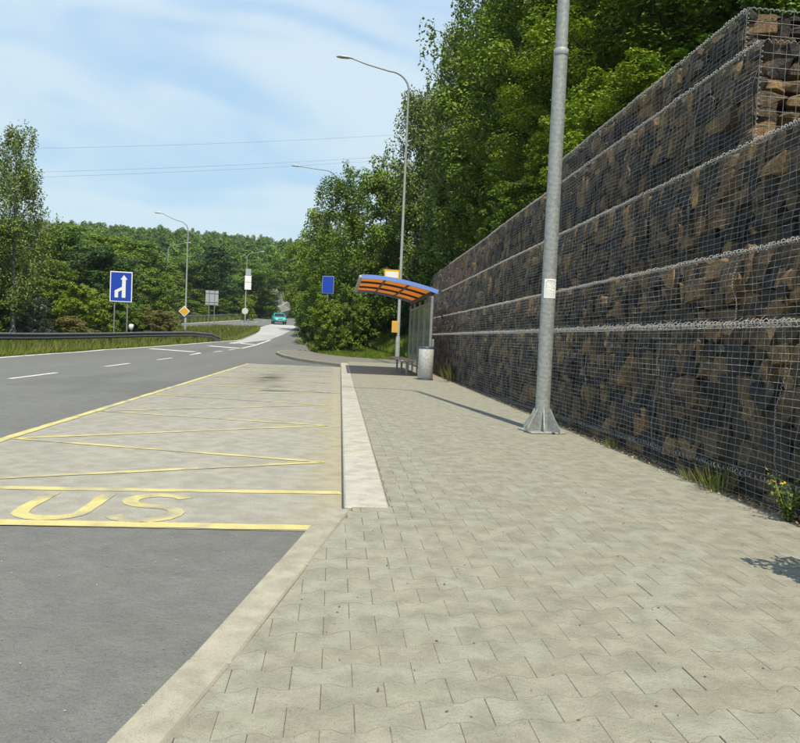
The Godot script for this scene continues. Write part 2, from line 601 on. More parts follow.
func paint_path(st: SurfaceTool, pts: Array, w: float, col: Color, under: Color, worn: float, lift := 0.008, cell := 0.05) -> void:
	# one continuous strip, mitred at the bends
	st.set_smooth_group(0)
	var pp := []
	for i in pts.size() - 1:
		var n := maxi(1, int(pts[i].distance_to(pts[i + 1]) / cell))
		for k in n: pp.append(pts[i].lerp(pts[i + 1], float(k) / n))
	pp.append(pts[-1])
	var prev := []
	for i in pp.size():
		var dir: Vector2 = (pp[mini(i + 1, pp.size() - 1)] - pp[maxi(i - 1, 0)]).normalized()
		var side := Vector2(-dir.y, dir.x)
		var row := []
		for k in 5:
			var p: Vector2 = pp[i] + side * w * (k / 4.0 - 0.5)
			if k == 0 or k == 4: p += side * noise.get_noise_2d(p.x * 90.0 + k * 40.0, p.y * 90.0) * 0.012
			var v := noise.get_noise_2d(p.x * 55.0, p.y * 55.0) * 0.9 + noise.get_noise_2d(p.x * 260.0, p.y * 260.0) * 0.55 + noise.get_noise_2d(p.x * 6.0 + 11.0, p.y * 6.0) * 0.5
			row.append([Vector3(p.x, gy(p.y) + lift, -p.y), col.lerp(under, clampf((v + worn) * 1.3, 0.0, 0.92))])
		if prev:
			for k in 4:
				for q in [prev[k], row[k], row[k + 1], prev[k], row[k + 1], prev[k + 1]]:
					st.set_color(q[1])
					st.add_vertex(q[0])
		prev = row

func make_ground() -> void:
	# open land reaching past the ridge
	var st := mb(true)
	var xs := []
	var x := -420.0
	while x < 320.0:
		xs.append(x)
		x += 4.0 if absf(x + 15.0) < 60.0 else 14.0
	var ds := stations(-60.0, 760.0, 0.0, 150.0, 4.0, 12.0)
	for i in ds.size() - 1:
		for j in xs.size() - 1:
			var p := []
			for q in [[xs[j], ds[i]], [xs[j], ds[i + 1]], [xs[j + 1], ds[i + 1]], [xs[j + 1], ds[i]]]:
				p.append(Vector3(q[0], land(q[0], q[1]), -q[1]))
			quad(st, p[0], p[1], p[2], p[3])
	tag(build(st, "ground", M.soil), "green and brown open ground under the trees and verges", "ground", "", "structure")
	# bank above the wall
	st = mb(true)
	var us := [0.0, 0.4, 1.0, 2.0, 3.5, 5.5, 8.0, 11.0, 14.0, 20.0, 30.0, 60.0]
	ds = [-8.0, -4.0, 0.0, 3.0, 5.0, 6.2, 6.9, 7.4, 8.0, 9.0, 10.5, 12.0, 14.0, 15.0, 16.0, 17.0]
	for k in range(18, 141, 2): ds.append(float(k))
	for i in ds.size() - 1:
		for j in us.size() - 1:
			var p := []
			for q in [[us[j], ds[i]], [us[j], ds[i + 1]], [us[j + 1], ds[i + 1]], [us[j + 1], ds[i]]]:
				p.append(Vector3(bank_x(q[1]) + q[0], bank_y(q[0], q[1]) - (0.4 if q[0] == 0.0 else 0.0), -q[1]))
			quad(st, p[0], p[1], p[2], p[3])
	tag(build(st, "embankment", M.soil), "steep earth bank under the trees above the gabion wall", "bank", "", "structure")

func make_road() -> void:
	var st := mb(true)
	var ds := stations(-30.0, 140.0, 0.0, 36.0, 0.3, 2.0)
	sheet(st, ds, 48, func(d): return piece(ROAD_L, d), func(d): return piece(ROAD_R, d), 0.0, asphalt_colour)
	tag(build(st, "road", M.asphalt), "grey asphalt road beside the bus bay", "road", "", "structure")
	st = mb(true)
	sheet(st, stations(-10.0, 140.0, 0, 0, 1, 2.5), 10, func(d): return piece(ROAD2_F, d), func(d): return piece(ROAD2_N, d), -0.006, asphalt_colour)
	tag(build(st, "far_carriageway", M.asphalt), "second asphalt carriageway beyond the grass island", "road", "", "structure")
	# concrete bay
	st = mb(true)
	sheet(st, stations(4.52, 29.6, 4.0, 24.0, 0.12, 0.3), 34, func(_d): return -3.36, func(d): return kerb_x(maxf(d, 4.6)) + 0.02, 0.004, slab_colour)
	tag(build(st, "bus_bay", M.slab), "pale concrete slab of the bus bay", "bus bay", "", "structure")
	# pale gore between the two carriageways
	st = mb(true)
	var edge_l := [[49.0, -6.9], [54.0, -6.7], [66.0, -6.9], [74.0, -7.4], [84.0, -8.4], [96.0, -8.3]]
	var edge_r := [[49.0, -6.5], [56.0, -4.85], [66.0, -4.6], [80.0, -4.6], [96.0, -4.75]]
	sheet(st, stations(49.0, 96.0, 0, 0, 1, 1.0), 8, func(d): return piece(edge_l, d), func(d): return piece(edge_r, d), 0.010, func(px, d):
		var v: float = 0.42 + 0.06 * noise.get_noise_2d(px * 10.0, d * 4.0)
		return Color(v, v, v * 0.97))
	tag(build(st, "painted_gore", M.paint), "white painted wedge where the two carriageways meet", "marking", "", "structure")

	# white lines
	var white := Color(0.66, 0.66, 0.63)
	var wu := Color(0.17, 0.17, 0.17)
	st = mb(true)
	for k in range(-3, 6):
		var s := 16.5 + k * 6.6
		if s < 37.5: paint(st, Vector2(-6.9, s), Vector2(-6.9, s + 2.7), 0.125, white, wu, -0.42, 0.005, 0.12)
	for q in [[37.0, 38.4, -6.9, -6.75], [40.2, 41.4, -6.4, -6.15], [42.6, 43.6, -5.95, -5.75]]:
		paint(st, Vector2(q[2], q[0]), Vector2(q[3], q[1]), 0.125, white, wu, -0.42, 0.005, 0.12)
	tag(build(st, "lane_dashes", M.paint), "white broken lane line along the road", "marking", "", "structure")
	st = mb(true)
	var pts := []
	for d in range(-10, 50, 2): pts.append(Vector2(piece(ROAD_L, d) + 0.3, d))
	pts.append(Vector2(-6.75, 54.2))
	paint_path(st, pts, 0.22, white, wu, -0.42, 0.005, 0.3)
	tag(build(st, "edge_line", M.paint), "white line along the guardrail side of the road", "marking", "", "structure")
	st = mb(true)
	paint_path(st, [Vector2(-5.5, 44.6), Vector2(-5.1, 48.5), Vector2(-4.8, 55.8)], 0.18, white, wu, -0.45, 0.005, 0.3)
	for q in [[-9.9, 40.9, -7.25, 39.5], [-7.6, 45.8, -5.6, 44.6], [-6.9, 50.6, -5.1, 49.0]]:
		paint(st, Vector2(q[0], q[1]), Vector2(q[2], q[3]), 0.5, white, wu, -0.45, 0.005, 0.2)
	tag(build(st, "hatch_lines", M.paint), "white slanted bars leading into the painted wedge", "marking", "", "structure")
	st = mb(true)
	pts = []
	for d in range(40, 136, 4): pts.append(Vector2(piece(ROAD2_F, d) + 0.5, d))
	paint_path(st, pts, 0.25, white, wu, -0.4, 0.0, 0.5)
	for d in range(50, 130, 9): paint(st, Vector2(lerpf(piece(ROAD2_F, d), piece(ROAD2_N, d), 0.5), d), Vector2(lerpf(piece(ROAD2_F, d + 3), piece(ROAD2_N, d + 3), 0.5), d + 3.0), 0.15, white, wu, -0.4, 0.0, 0.5)
	tag(build(st, "far_lane_lines", M.paint), "white lines on the second carriageway", "marking", "", "structure")

	# yellow lines of the bay
	var yel := Color(0.58, 0.515, 0.215)
	var yu := Color(0.31, 0.30, 0.245)
	st = mb(true)
	paint(st, Vector2(-3.36, 4.56), Vector2(0.02, 4.60), 0.125, yel, yu, -0.30)
	paint(st, Vector2(-3.36, 5.50), Vector2(0.09, 5.66), 0.105, yel, yu, -0.20)
	paint(st, Vector2(-3.34, 4.6), Vector2(-3.34, 29.4), 0.11, yel, yu, -0.10, 0.009)
	var zl := -3.28
	var zr := -0.06
	var d0 := 5.72
	pts = [Vector2(zl + 0.7, 5.86)]
	for q in [[zr, 7.03], [zl, 7.95], [zr, 9.95], [zl, 10.8], [zr, 12.95], [zl, 13.8], [zr, 16.0], [zl, 16.9], [zr, 19.1], [zl, 20.0], [zr, 22.2], [zl, 23.1], [zr, 25.4], [zl, 26.2], [zr, 28.5]]:
		pts.append(Vector2(q[0], q[1]))
	for i in pts.size() - 1:
		paint(st, pts[i], pts[i + 1], 0.085, yel, yu, (0.14 if i % 2 else -0.02) + 0.012 * i, 0.0085)
	tag(build(st, "bay_lines", M.paint), "yellow border and zigzag lines of the bus bay", "marking", "", "structure")
	# lettering B U S
	st = mb(true)
	var ww := 0.10
	var near := 4.70
	var far := 5.42
	var B := -2.72
	paint_path(st, [Vector2(B, near), Vector2(B, far)], ww, yel, yu, -0.05, 0.0072)
	paint_path(st, [Vector2(B, far), Vector2(B + 0.24, far - 0.02), Vector2(B + 0.32, far - 0.17), Vector2(B + 0.24, 5.09), Vector2(B, 5.07)], ww, yel, yu, -0.05, 0.0072)
	paint_path(st, [Vector2(B + 0.22, 5.08), Vector2(B + 0.36, 4.94), Vector2(B + 0.30, near + 0.04), Vector2(B, near)], ww, yel, yu, -0.05, 0.0072)
	var arc := []
	var U := -1.95
	arc.append(Vector2(U, far))
	for k in 9:
		var t := PI * k / 8.0
		arc.append(Vector2(U + 0.19 - 0.19 * cos(t), near + 0.17 - 0.17 * sin(t)))
	arc.append(Vector2(U + 0.38, far))
	paint_path(st, arc, ww, yel, yu, 0.30, 0.0072)
	arc = []
	var S := -1.18
	for k in 11:
		var t := deg_to_rad(25.0 + 235.0 * k / 10.0)
		arc.append(Vector2(S + 0.19 * cos(t), 5.245 + 0.18 * sin(t)))
	for k in 11:
		var t := deg_to_rad(80.0 - 235.0 * k / 10.0)
		arc.append(Vector2(S + 0.20 * cos(t), 4.88 + 0.19 * sin(t)))
	paint_path(st, arc, ww * 1.05, yel, yu, 0.14, 0.0072)
	tag(build(st, "bay_lettering", M.paint), "worn yellow letters BUS painted in the bay", "lettering", "", "structure")

# ------------------------------------------------------------------ pavement
func paver_outline() -> PackedVector2Array:
	var out := PackedVector2Array()
	for s in [1, -1]:
		for q in [[-0.5, 1], [-0.34, 1], [-0.16, -1], [0.16, -1], [0.34, 1], [0.5, 1]]:
			out.append(Vector2(q[0] * 0.20 * s, (0.071 + 0.013 * q[1]) * s))
	return out

func paver_mesh(outline: PackedVector2Array, col: Color, gap: float) -> ArrayMesh:
	var lows := Geometry2D.offset_polygon(outline, -gap)
	var tops := Geometry2D.offset_polygon(outline, -gap - 0.0009)
	if lows.is_empty() or tops.is_empty(): return null
	var low := lows[0]
	var top := tops[0]
	var st := mb()
	var n := low.size()
	st.set_color(col)
	var idx := Geometry2D.triangulate_polygon(top)
	if idx.is_empty(): return null
	for i in range(0, idx.size(), 3):
		var u := top[idx[i]]
		var v := top[idx[i + 1]]
		var w := top[idx[i + 2]]
		if (v - u).cross(w - u) < 0.0:
			var s := v; v = w; w = s
		tri(st, Vector3(u.x, 0, u.y), Vector3(v.x, 0, v.y), Vector3(w.x, 0, w.y))
	if top.size() == n:
		for i in n:
			var j := (i + 1) % n
			quad_out(st, Vector3(low[i].x, -0.003, low[i].y), Vector3(low[j].x, -0.003, low[j].y), Vector3(top[j].x, 0, top[j].y), Vector3(top[i].x, 0, top[i].y), Vector3(0, -0.02, 0))
	return fin(st)

func kerb_inner(d: float) -> float:
	return kerb_x(d) + (0.283 if d > 4.55 else 0.158)

func make_pavement() -> void:
	var root := base("pavement", Vector3.ZERO)
	tag(root, "pavement of interlocking grey concrete blocks between kerb and wall", "pavement", "", "structure")
	# bed of sand between the blocks
	var st := mb(true)
	var ds := stations(-4.0, 33.0, -4.0, 8.0, 0.25, 0.5)
	for i in ds.size() - 1:
		for c in 30:
			var p := []
			for q in [[c, ds[i]], [c, ds[i + 1]], [c + 1, ds[i + 1]], [c + 1, ds[i]]]:
				var x := lerpf(kerb_x(q[1]) + 0.15, wall_x(q[1]) + 0.06, q[0] / 30.0)
				p.append(Vector3(x, walk_y(x, q[1]) - 0.0021 - 0.004 * (1.0 - smoothstep(0.3, 0.8, x - kerb_x(q[1]))), -q[1]))
			quad(st, p[0], p[1], p[2], p[3])
	build(st, "sand_bed", M.sand, root)
	rng.seed = 5
	var tones := []
	var shades := []
	for k in 10:
		var v := rng.randf_range(0.278, 0.312)
		var w := rng.randf_range(-0.015, 0.02)
		shades.append(Color(v * (1.0 + w), v * 0.99, v * (0.79 - w)))
		tones.append(paver_mesh(paver_outline(), shades[-1], 0.0003 + 0.0003 * (k % 3)))
	var spots := []
	var row := 0
	var d := -3.0
	while d < 32.6:
		var x := -2.0 + (0.1 if row % 2 else 0.0)
		while x < 3.7:
			if x > kerb_inner(d) - 0.10 and x < wall_x(d) + 0.14:
				spots.append(Vector2(x, d))
			x += 0.20
		d += 0.142
		row += 1
	# the blocks that show largest come first
	spots.sort_custom(func(a, b): return seen_order(a) < seen_order(b))
	var rest := mb()
	var count := 0
	for s in spots:
		var y := walk_y(s.x, s.y)
		var e := 0.05
		var nx := (walk_y(s.x + e, s.y) - walk_y(s.x - e, s.y)) / (2 * e)
		var nd := (walk_y(s.x, s.y + e) - walk_y(s.x, s.y - e)) / (2 * e)
		if s.y < 4.62 and s.y > 4.45: nd = 0.0
		var up := Vector3(-nx + rng.randf_range(-0.004, 0.004), 1, nd + rng.randf_range(-0.004, 0.004)).normalized()
		var xa := Vector3.FORWARD.cross(up).normalized() * -1.0
		xa = up.cross(Vector3.BACK).normalized()
		var t := Transform3D(Basis(xa, up, xa.cross(up)), Vector3(s.x, y + rng.randf_range(-0.0006, 0.0006), -s.y))
		var pick := rng.randi() % tones.size()
		var m: ArrayMesh = tones[pick]
		if s.x < kerb_inner(s.y) + 0.14:
			var cut := PackedVector2Array([Vector2(kerb_inner(s.y + 0.2) - s.x, -0.2), Vector2(3, -0.2), Vector2(3, 0.2), Vector2(kerb_inner(s.y - 0.2) - s.x, 0.2)])
			if absf(s.y - 4.55) < 0.2: cut = PackedVector2Array([Vector2(kerb_inner(s.y) - s.x, -0.2), Vector2(3, -0.2), Vector2(3, 0.2), Vector2(kerb_inner(s.y) - s.x, 0.2)])
			var parts := Geometry2D.intersect_polygons(paver_outline(), cut)
			if parts.is_empty(): continue
			m = paver_mesh(parts[0], shades[pick], 0.0008)
			if m == null: continue
		if count < 300:
			var o := put("paver", m, M.paver, root)
			o.transform = t
		else:
			rest.append_from(m, 0, t)
		count += 1
	var o := put("paver_field", rest.commit(), M.paver, root)
	o.set_meta("kind", "stuff")

func seen_order(p: Vector2) -> float:
	# in view from about 1.9 m ahead; nearest first
	var vis: bool = p.y > 1.95 and p.x < 0.62 * p.y + 0.3 and p.x > -0.45 * p.y
	return p.y if vis else p.y + 100.0

func make_kerbs() -> void:
	# raised boarding kerb, one stone a metre
	var root := base("boarding_kerb", Vector3.ZERO)
	tag(root, "raised whitish concrete kerb along the bus bay", "kerb", "", "structure")
	rng.seed = 9
	var d := 4.56
	while d < 30.0:
		var st := mb()
		var v := rng.randf_range(0.86, 1.1)
		st.set_color(Color(v, v, v * rng.randf_range(0.95, 1.0)))
		bar(st, Vector3(kerb_x(d) + 0.14, 0.024, -d - 0.005), Vector3(kerb_x(d + 1.0) + 0.14, 0.024, -d - 0.995), 0.28, 0.262, 0.012)
		build(st, "kerbstone", M.kerb, root)
		d += 1.0
	# dropped kerb in front
	root = base("dropped_kerb", Vector3.ZERO)
	tag(root, "flush sandy concrete kerb slanting toward the camera beside the asphalt", "kerb", "", "structure")
	d = 4.52
	var m := tex(mat(lin(0.385, 0.365, 0.29), 0.85, 0, true), M.paver.albedo_texture, 0.9)
	while d > -3.5:
		var st := mb()
		var v := rng.randf_range(0.92, 1.05)
		st.set_color(Color(v, v, v))
		var a := Vector3(kerb_x(minf(d, 4.5)) + 0.078, drop_y(d) - 0.10, -d)
		var b := Vector3(kerb_x(d - 0.97) + 0.078, drop_y(d - 0.97) - 0.10, -(d - 0.985))
		bar(st, a, b, 0.152, 0.208, 0.008)
		build(st, "kerbstone", m, root)
		d -= 0.99
	# kerbed nose where the bay tapers out
	root = base("kerb_nose", Vector3.ZERO)
	tag(root, "low kerbed tip of pavement beyond the bay end", "kerb", "", "structure")
	var outline := [Vector2(0.32, 30.05), Vector2(-0.7, 32.4), Vector2(-1.6, 34.7), Vector2(-2.5, 37.6), Vector2(-3.05, 40.2), Vector2(-3.05, 41.6), Vector2(-2.6, 42.9), Vector2(-1.7, 43.6)]
	for i in outline.size() - 1:
		var a: Vector2 = outline[i]
		var b: Vector2 = outline[i + 1]
		var st := mb()
		st.set_color(Color(0.62, 0.60, 0.54))
		bar(st, Vector3(a.x, gy(a.y) + 0.01, -a.y), Vector3(b.x, gy(b.y) + 0.01, -b.y), 0.16, 0.24, 0.01)
		build(st, "kerbstone", M.kerb, root)
	var st := mb(true)
	var poly := PackedVector2Array(outline)
	poly.append_array(PackedVector2Array([Vector2(-0.9, 41.0), Vector2(0.7, 38.6), Vector2(4.1, 37.0), Vector2(4.2, 30.05)]))
	var idx := Geometry2D.triangulate_polygon(poly)
	for i in range(0, idx.size(), 3):
		var q := [poly[idx[i]], poly[idx[i + 1]], poly[idx[i + 2]]]
		if (q[1] - q[0]).cross(q[2] - q[0]) > 0.0: q = [q[0], q[2], q[1]]
		st.set_color(Color(0.235, 0.225, 0.195))
		for e in q: st.add_vertex(Vector3(e.x, gy(e.y) + 0.118, -e.y))
	build(st, "surface", M.asphalt, root)

# ------------------------------------------------------------------ gabion wall
func rock(sd: int, col: Color) -> ArrayMesh:
	var r := RandomNumberGenerator.new()
	r.seed = sd
	var planes := []
	for k in 7:
		var n := Vector3(r.randf_range(-1, 1), r.randf_range(-1, 1), r.randf_range(-1, 1)).normalized()
		planes.append([n, r.randf_range(0.68, 0.92)])
	planes.append([Vector3(-1, r.randf_range(-0.16, 0.16), r.randf_range(-0.16, 0.16)).normalized(), r.randf_range(0.60, 0.78)])
	var at := func(p: Vector3) -> Vector3:
		var q := p.normalized() * lerpf(1.0, p.length(), 0.75)
		for pl in planes:
			var e: float = q.dot(pl[0]) - pl[1]
			if e > 0.0: q -= pl[0] * e
		return q * 0.62
	var st := mb()
	st.set_color(col)
	var N := 2
	for f in 6:
		for i in N:
			for j in N:
				var c := []
				for q in [[i, j], [i + 1, j], [i + 1, j + 1], [i, j + 1]]:
					var u: float = q[0] * 2.0 / N - 1.0
					var v: float = q[1] * 2.0 / N - 1.0
					var p: Vector3 = [Vector3(1, u, v), Vector3(-1, u, v), Vector3(u, 1, v), Vector3(u, -1, v), Vector3(u, v, 1), Vector3(u, v, -1)][f]
					c.append(at.call(p))
				quad_out(st, c[0], c[1], c[2], c[3], Vector3.ZERO)
	return fin(st)

# y of a tier's lower and upper edge, its setback from the wall line, how far it runs
const TIERS := [
	{"lo": 0.10, "hi": 1.43, "set": 0.00, "from": -3.0, "to": 31.0, "lean": 0.00},
	{"lo": 1.43, "hi": 2.02, "set": 0.15, "from": -3.0, "to": 31.0, "lean": 0.01},
	{"lo": 2.02, "hi": 2.97, "set": 0.34, "from": -3.0, "to": 31.0, "lean": 0.02},
	{"lo": 2.97, "hi": 3.95, "set": 0.54, "from": 6.30, "to": 31.0, "lean": 0.02},
	{"lo": 3.95, "hi": 4.57, "set": 0.80, "from": 7.05, "to": 13.6, "lean": 0.02},
]

# face of tier k at height y and distance d; far along, the upper tiers lie back
func face(k: int, y: float, d: float, bulge := true) -> Vector3:
	var t: Dictionary = TIERS[k]
	var x: float = wall_x(d) + t.set + t.lean * (y - t.lo) / (t.hi - t.lo)
	if k > 0: x += (y - 1.43) * 0.20 * smoothstep(15.5, 21.0, d) - (0.8 * t.set) * smoothstep(15.5, 21.0, d)
	if bulge:
		var v: float = clampf((y - t.lo) / (t.hi - t.lo), 0, 1)
		x += (noise.get_noise_2d(d * 70.0, y * 70.0 + k * 31.0) * 0.055 - 0.018) * sin(v * PI)
	return Vector3(x, y, -d)

func helix(st: SurfaceTool, path: Callable, len: float, r: float, pitch: float, thick: float, seg: int, jit := 0.0) -> void:
	var pts := PackedVector3Array()
	var n := int(len / pitch * seg)
	for i in n + 1:
		var s := i * pitch / seg
		var a := TAU * i / seg
		var c: Vector3 = path.call(s)
		var f: Vector3 = (path.call(s + 0.02) - c).normalized()
		var u := f.cross(Vector3.RIGHT if absf(f.y) > 0.7 else Vector3.UP).normalized()
		var w := f.cross(u)
		var q := r * (1.0 + jit * noise.get_noise_1d(s * 900.0))
		pts.append(c + (u * cos(a) + w * sin(a)) * q)
	wire(st, pts, thick)

func plain_arrays(m: ArrayMesh) -> Array:
	var a := m.surface_get_arrays(0)
	var v: PackedVector3Array = a[Mesh.ARRAY_VERTEX]
	var n: PackedVector3Array = a[Mesh.ARRAY_NORMAL]
	var c: PackedColorArray = a[Mesh.ARRAY_COLOR]
	if a[Mesh.ARRAY_INDEX] == null: return [v, n, c]
	var out := [PackedVector3Array(), PackedVector3Array(), PackedColorArray()]
	for i in a[Mesh.ARRAY_INDEX]:
		out[0].append(v[i]); out[1].append(n[i]); out[2].append(c[i])
	return out

func make_wall() -> void:
	var root := base("gabion_wall", Vector3(3.05, 0.0, 0.0))
	tag(root, "tall stepped gabion wall of dark stones in wire baskets along the pavement", "wall")
	var shift := Vector3(-3.05, 0, 0)
	rng.seed = 77
	# one mix of quarried stone for the whole wall: grey cores, brown and ochre weathered faces
	var rocks := []
	for k in 44:
		var v := rng.randf_range(0.85, 1.15)
		rocks.append(rock(100 + k, Color(0.066 * v, 0.064 * v, 0.060 * v).lerp(Color(0.35 * v, 0.23 * v, 0.11 * v), pow(rng.randf(), 2.1))))
	var spots := []       # [priority, mesh, transform]
	for k in TIERS.size():
		var t: Dictionary = TIERS[k]
		# courses of stones behind the mesh
		var y: float = t.lo
		while y < t.hi - 0.03:
			var h := minf(rng.randf_range(0.085, 0.21), t.hi - y)
			if t.hi - y - h < 0.05: h = t.hi - y
			var d: float = maxf(t.from + 0.06, 1.0)
			while d < t.to:
				var l := rng.randf_range(0.09, 0.30) * (1.0 if d < 16.0 else 1.25)
				var hh := h * rng.randf_range(0.9, 1.3)
				var p := face(k, y + h * 0.5, d + l * 0.5)
				var dep := 0.22
				p.x += dep * 0.40 + rng.randf_range(0.008, 0.03)
				var b := Basis.from_euler(Vector3(rng.randf_range(-0.22, 0.22), rng.randf_range(-0.1, 0.1), rng.randf_range(-0.08, 0.08)))
				var m: ArrayMesh = rocks[rng.randi() % rocks.size()]
				var flip := (b * Basis(Vector3.RIGHT, PI if rng.randf() < 0.5 else 0.0)).scaled_local(Vector3(dep * 0.95, hh * 1.08, l * 1.12))
				var vis := d > 4.4 + 0.05 * y
				var pr := d if vis else d + 100.0
				spots.append([pr, m, Transform3D(flip, p + shift)])
				d += l
			y += h
		# end face toward the camera where the tier stops short
		if t.from > 0.0:
			y = t.lo - 0.02
			while y < t.hi - 0.02:
				var h := minf(rng.randf_range(0.08, 0.17), t.hi - y)
				if t.hi - y - h < 0.05: h = t.hi - y
				var x: float = face(k, y, t.from, false).x + 0.005
				var x1 := x + 1.15
				while x < x1:
					var l := rng.randf_range(0.12, 0.32)
					var b := Basis.from_euler(Vector3(rng.randf_range(-0.1, 0.1), PI / 2 + rng.randf_range(-0.15, 0.15), rng.randf_range(-0.22, 0.22)))
					var m: ArrayMesh = rocks[rng.randi() % rocks.size()]
					spots.append([1.0, m, Transform3D(b.scaled_local(Vector3(0.22, h * 1.0, l * 1.0)), Vector3(x + l * 0.5, y + h * 0.5, -t.from - 0.115 - rng.randf() * 0.03) + shift)])
					x += l
				y += h
	spots.sort_custom(func(a, b): return a[0] < b[0])
	var fv := PackedVector3Array()
	var fn := PackedVector3Array()
	var fc := PackedColorArray()
	var kept := {}
	for i in spots.size():
		var m: ArrayMesh = spots[i][1]
		var t: Transform3D = spots[i][2]
		if i < 300:
			put("stone", m, M.stone, root).transform = t
			continue
		if not kept.has(m): kept[m] = plain_arrays(m)
		fv.append_array(t * (kept[m][0] as PackedVector3Array))
		fn.append_array(Transform3D(t.basis.inverse().transposed(), Vector3.ZERO) * (kept[m][1] as PackedVector3Array))
		fc.append_array(kept[m][2])
	for i in fn.size(): fn[i] = fn[i].normalized()
	var arr := []
	arr.resize(Mesh.ARRAY_MAX)
	arr[Mesh.ARRAY_VERTEX] = fv
	arr[Mesh.ARRAY_NORMAL] = fn
	arr[Mesh.ARRAY_COLOR] = fc
	var fill := ArrayMesh.new()
	fill.add_surface_from_arrays(Mesh.PRIMITIVE_TRIANGLES, arr)
	put("stone_fill", fill, M.stone, root).set_meta("kind", "stuff")
	# packed rubble further in, so that no light comes through
	var st := mb()
	for k in TIERS.size():
		var t: Dictionary = TIERS[k]
		var ds := [maxf(t.from, -3.0) + 0.2, 8.0, 12.0, 13.5, 17.0, 19.0, 21.0, 24.0, 31.0]
		for i in ds.size() - 1:
			if ds[i + 1] > t.to + 0.2: break
			var a := face(k, t.lo - 0.06, ds[i], false) + Vector3(0.075, 0, 0) + shift
			var b := face(k, t.hi - 0.05, ds[i], false) + Vector3(0.075, 0, 0) + shift
			var c := face(k, t.hi - 0.05, ds[i + 1], false) + Vector3(0.075, 0, 0) + shift
			var e := face(k, t.lo - 0.06, ds[i + 1], false) + Vector3(0.075, 0, 0) + shift
			quad(st, e, c, b, a)
			var w := Vector3(1.0, 0, 0)
			quad(st, b, c, c + w, b + w)
			if i == 0: quad(st, a, b, b + w, a + w)
			if ds[i + 1] >= t.to - 0.2: quad(st, e + w, c + w, c, e)
	build(st, "rubble_core", M.core, root)
	# welded mesh in front of each tier
	for k in TIERS.size():
		var t: Dictionary = TIERS[k]
		st = mb(true)
		var off := Vector3(-0.026, 0, 0) + shift
		var d0: float = maxf(t.from, 0.5)
		var y: float = t.lo + 0.02
		while y < t.hi:
			var pts := PackedVector3Array()
			var d := d0
			while d <= t.to:
				pts.append(face(k, y, d) + off)
				d += 0.25 if d < 16.0 else 1.0
			wire(st, pts, 0.0024)
			y += 0.05
		var d := d0
		while d < t.to:
			var pts := PackedVector3Array()
			for i in 6: pts.append(face(k, lerpf(t.lo, t.hi, i / 5.0), d) + off + Vector3(0.004, 0, 0))
			wire(st, pts, 0.0014)
			d += 0.10 if d < 14.0 else 0.15
		if t.from > 0.0:
			var z0: float = -t.from + 0.016
			var x0: float = face(k, t.lo, t.from, false).x - 0.018
			y = t.lo
			while y <= t.hi + 0.01:
				wire(st, PackedVector3Array([Vector3(x0, y, z0) + shift, Vector3(x0 + 0.6, y - 0.01, z0 + 0.01) + shift, Vector3(x0 + 1.2, y, z0) + shift]), 0.0026)
				y += 0.125
			for i in 11:
				wire(st, PackedVector3Array([Vector3(x0 + i * 0.12, t.lo, z0 + 0.005) + shift, Vector3(x0 + i * 0.12, t.hi, z0 + 0.005) + shift]), 0.0026)
		build(st, "wire_mesh", M.wire, root)
		# spiral binders along the top edge
		st = mb(true)
		var len: float = minf(t.to, 26.0) - d0
		helix(st, func(s): return face(k, t.hi - 0.005, d0 + s, false) + off + Vector3(-0.004, 0.008 * noise.get_noise_1d(s * 60.0), 0), len, 0.024 if k == 0 else 0.019, 0.055, 0.0042, 8, 0.6)
		var pts := PackedVector3Array()
		d = d0
		while d < t.to:
			pts.append(face(k, t.hi, d, false) + off + Vector3(0, 0.006 * noise.get_noise_1d(d * 70.0), 0))
			d += 0.3
		wire(st, pts, 0.0055)
		if k == 0:
			# lid mesh folded over the lowest basket, its cut ends standing up
			for i in 260:
				var q := d0 + i * 0.075
				var p := face(0, t.hi, q, false) + off
				var r := rng.randf_range(-1, 1)
				wire(st, PackedVector3Array([p + Vector3(0.0, -0.035, 0), p + Vector3(-0.022, 0.01, 0.02 * r), p + Vector3(0.03 * rng.randf(), 0.03 + 0.025 * rng.randf(), 0.04 * r)]), 0.0026)
			pts = PackedVector3Array()
			d = d0
			while d < t.to:
				pts.append(face(k, t.hi - 0.03, d, false) + off + Vector3(-0.01, 0.008 * noise.get_noise_1d(d * 90.0), 0))
				d += 0.3
			wire(st, pts, 0.005)
		if t.from > 0.0:
			helix(st, func(s): return face(k, t.lo + s, t.from, false) + Vector3(-0.02, 0, 0.016) + shift, t.hi - t.lo, 0.012, 0.045, 0.003, 8)
			helix(st, func(s): return face(k, t.hi, t.from, false) + Vector3(-0.02 + s, 0, 0.016) + shift, 1.15, 0.012, 0.06, 0.003, 8)
		build(st, "spiral_binder", M.coil, root)
		# upright binders between baskets
		var q: float = [4.75, 5.7, 4.9, 7.4, 9.2][k]
		while q < minf(t.to, 22.0):
			st = mb(true)
			var qq := q
			helix(st, func(s): return face(k, t.lo + s, qq) + off + Vector3(-0.006, 0, 0), t.hi - t.lo, 0.0042, 0.024, 0.0024, 6)
			build(st, "upright_binder", M.coil, root)
			q += [2.0, 1.9, 2.1, 1.8, 2.2][k]
	# second binder low on the front, running down into the pavement
	st = mb(true)
	helix(st, func(s): return face(0, 0.385 - 0.018 * s, 2.5 + s) + shift + Vector3(-0.034, 0, 0), 13.5, 0.019, 0.055, 0.0042, 8, 0.6)
	build(st, "spiral_binder", M.coil, root)

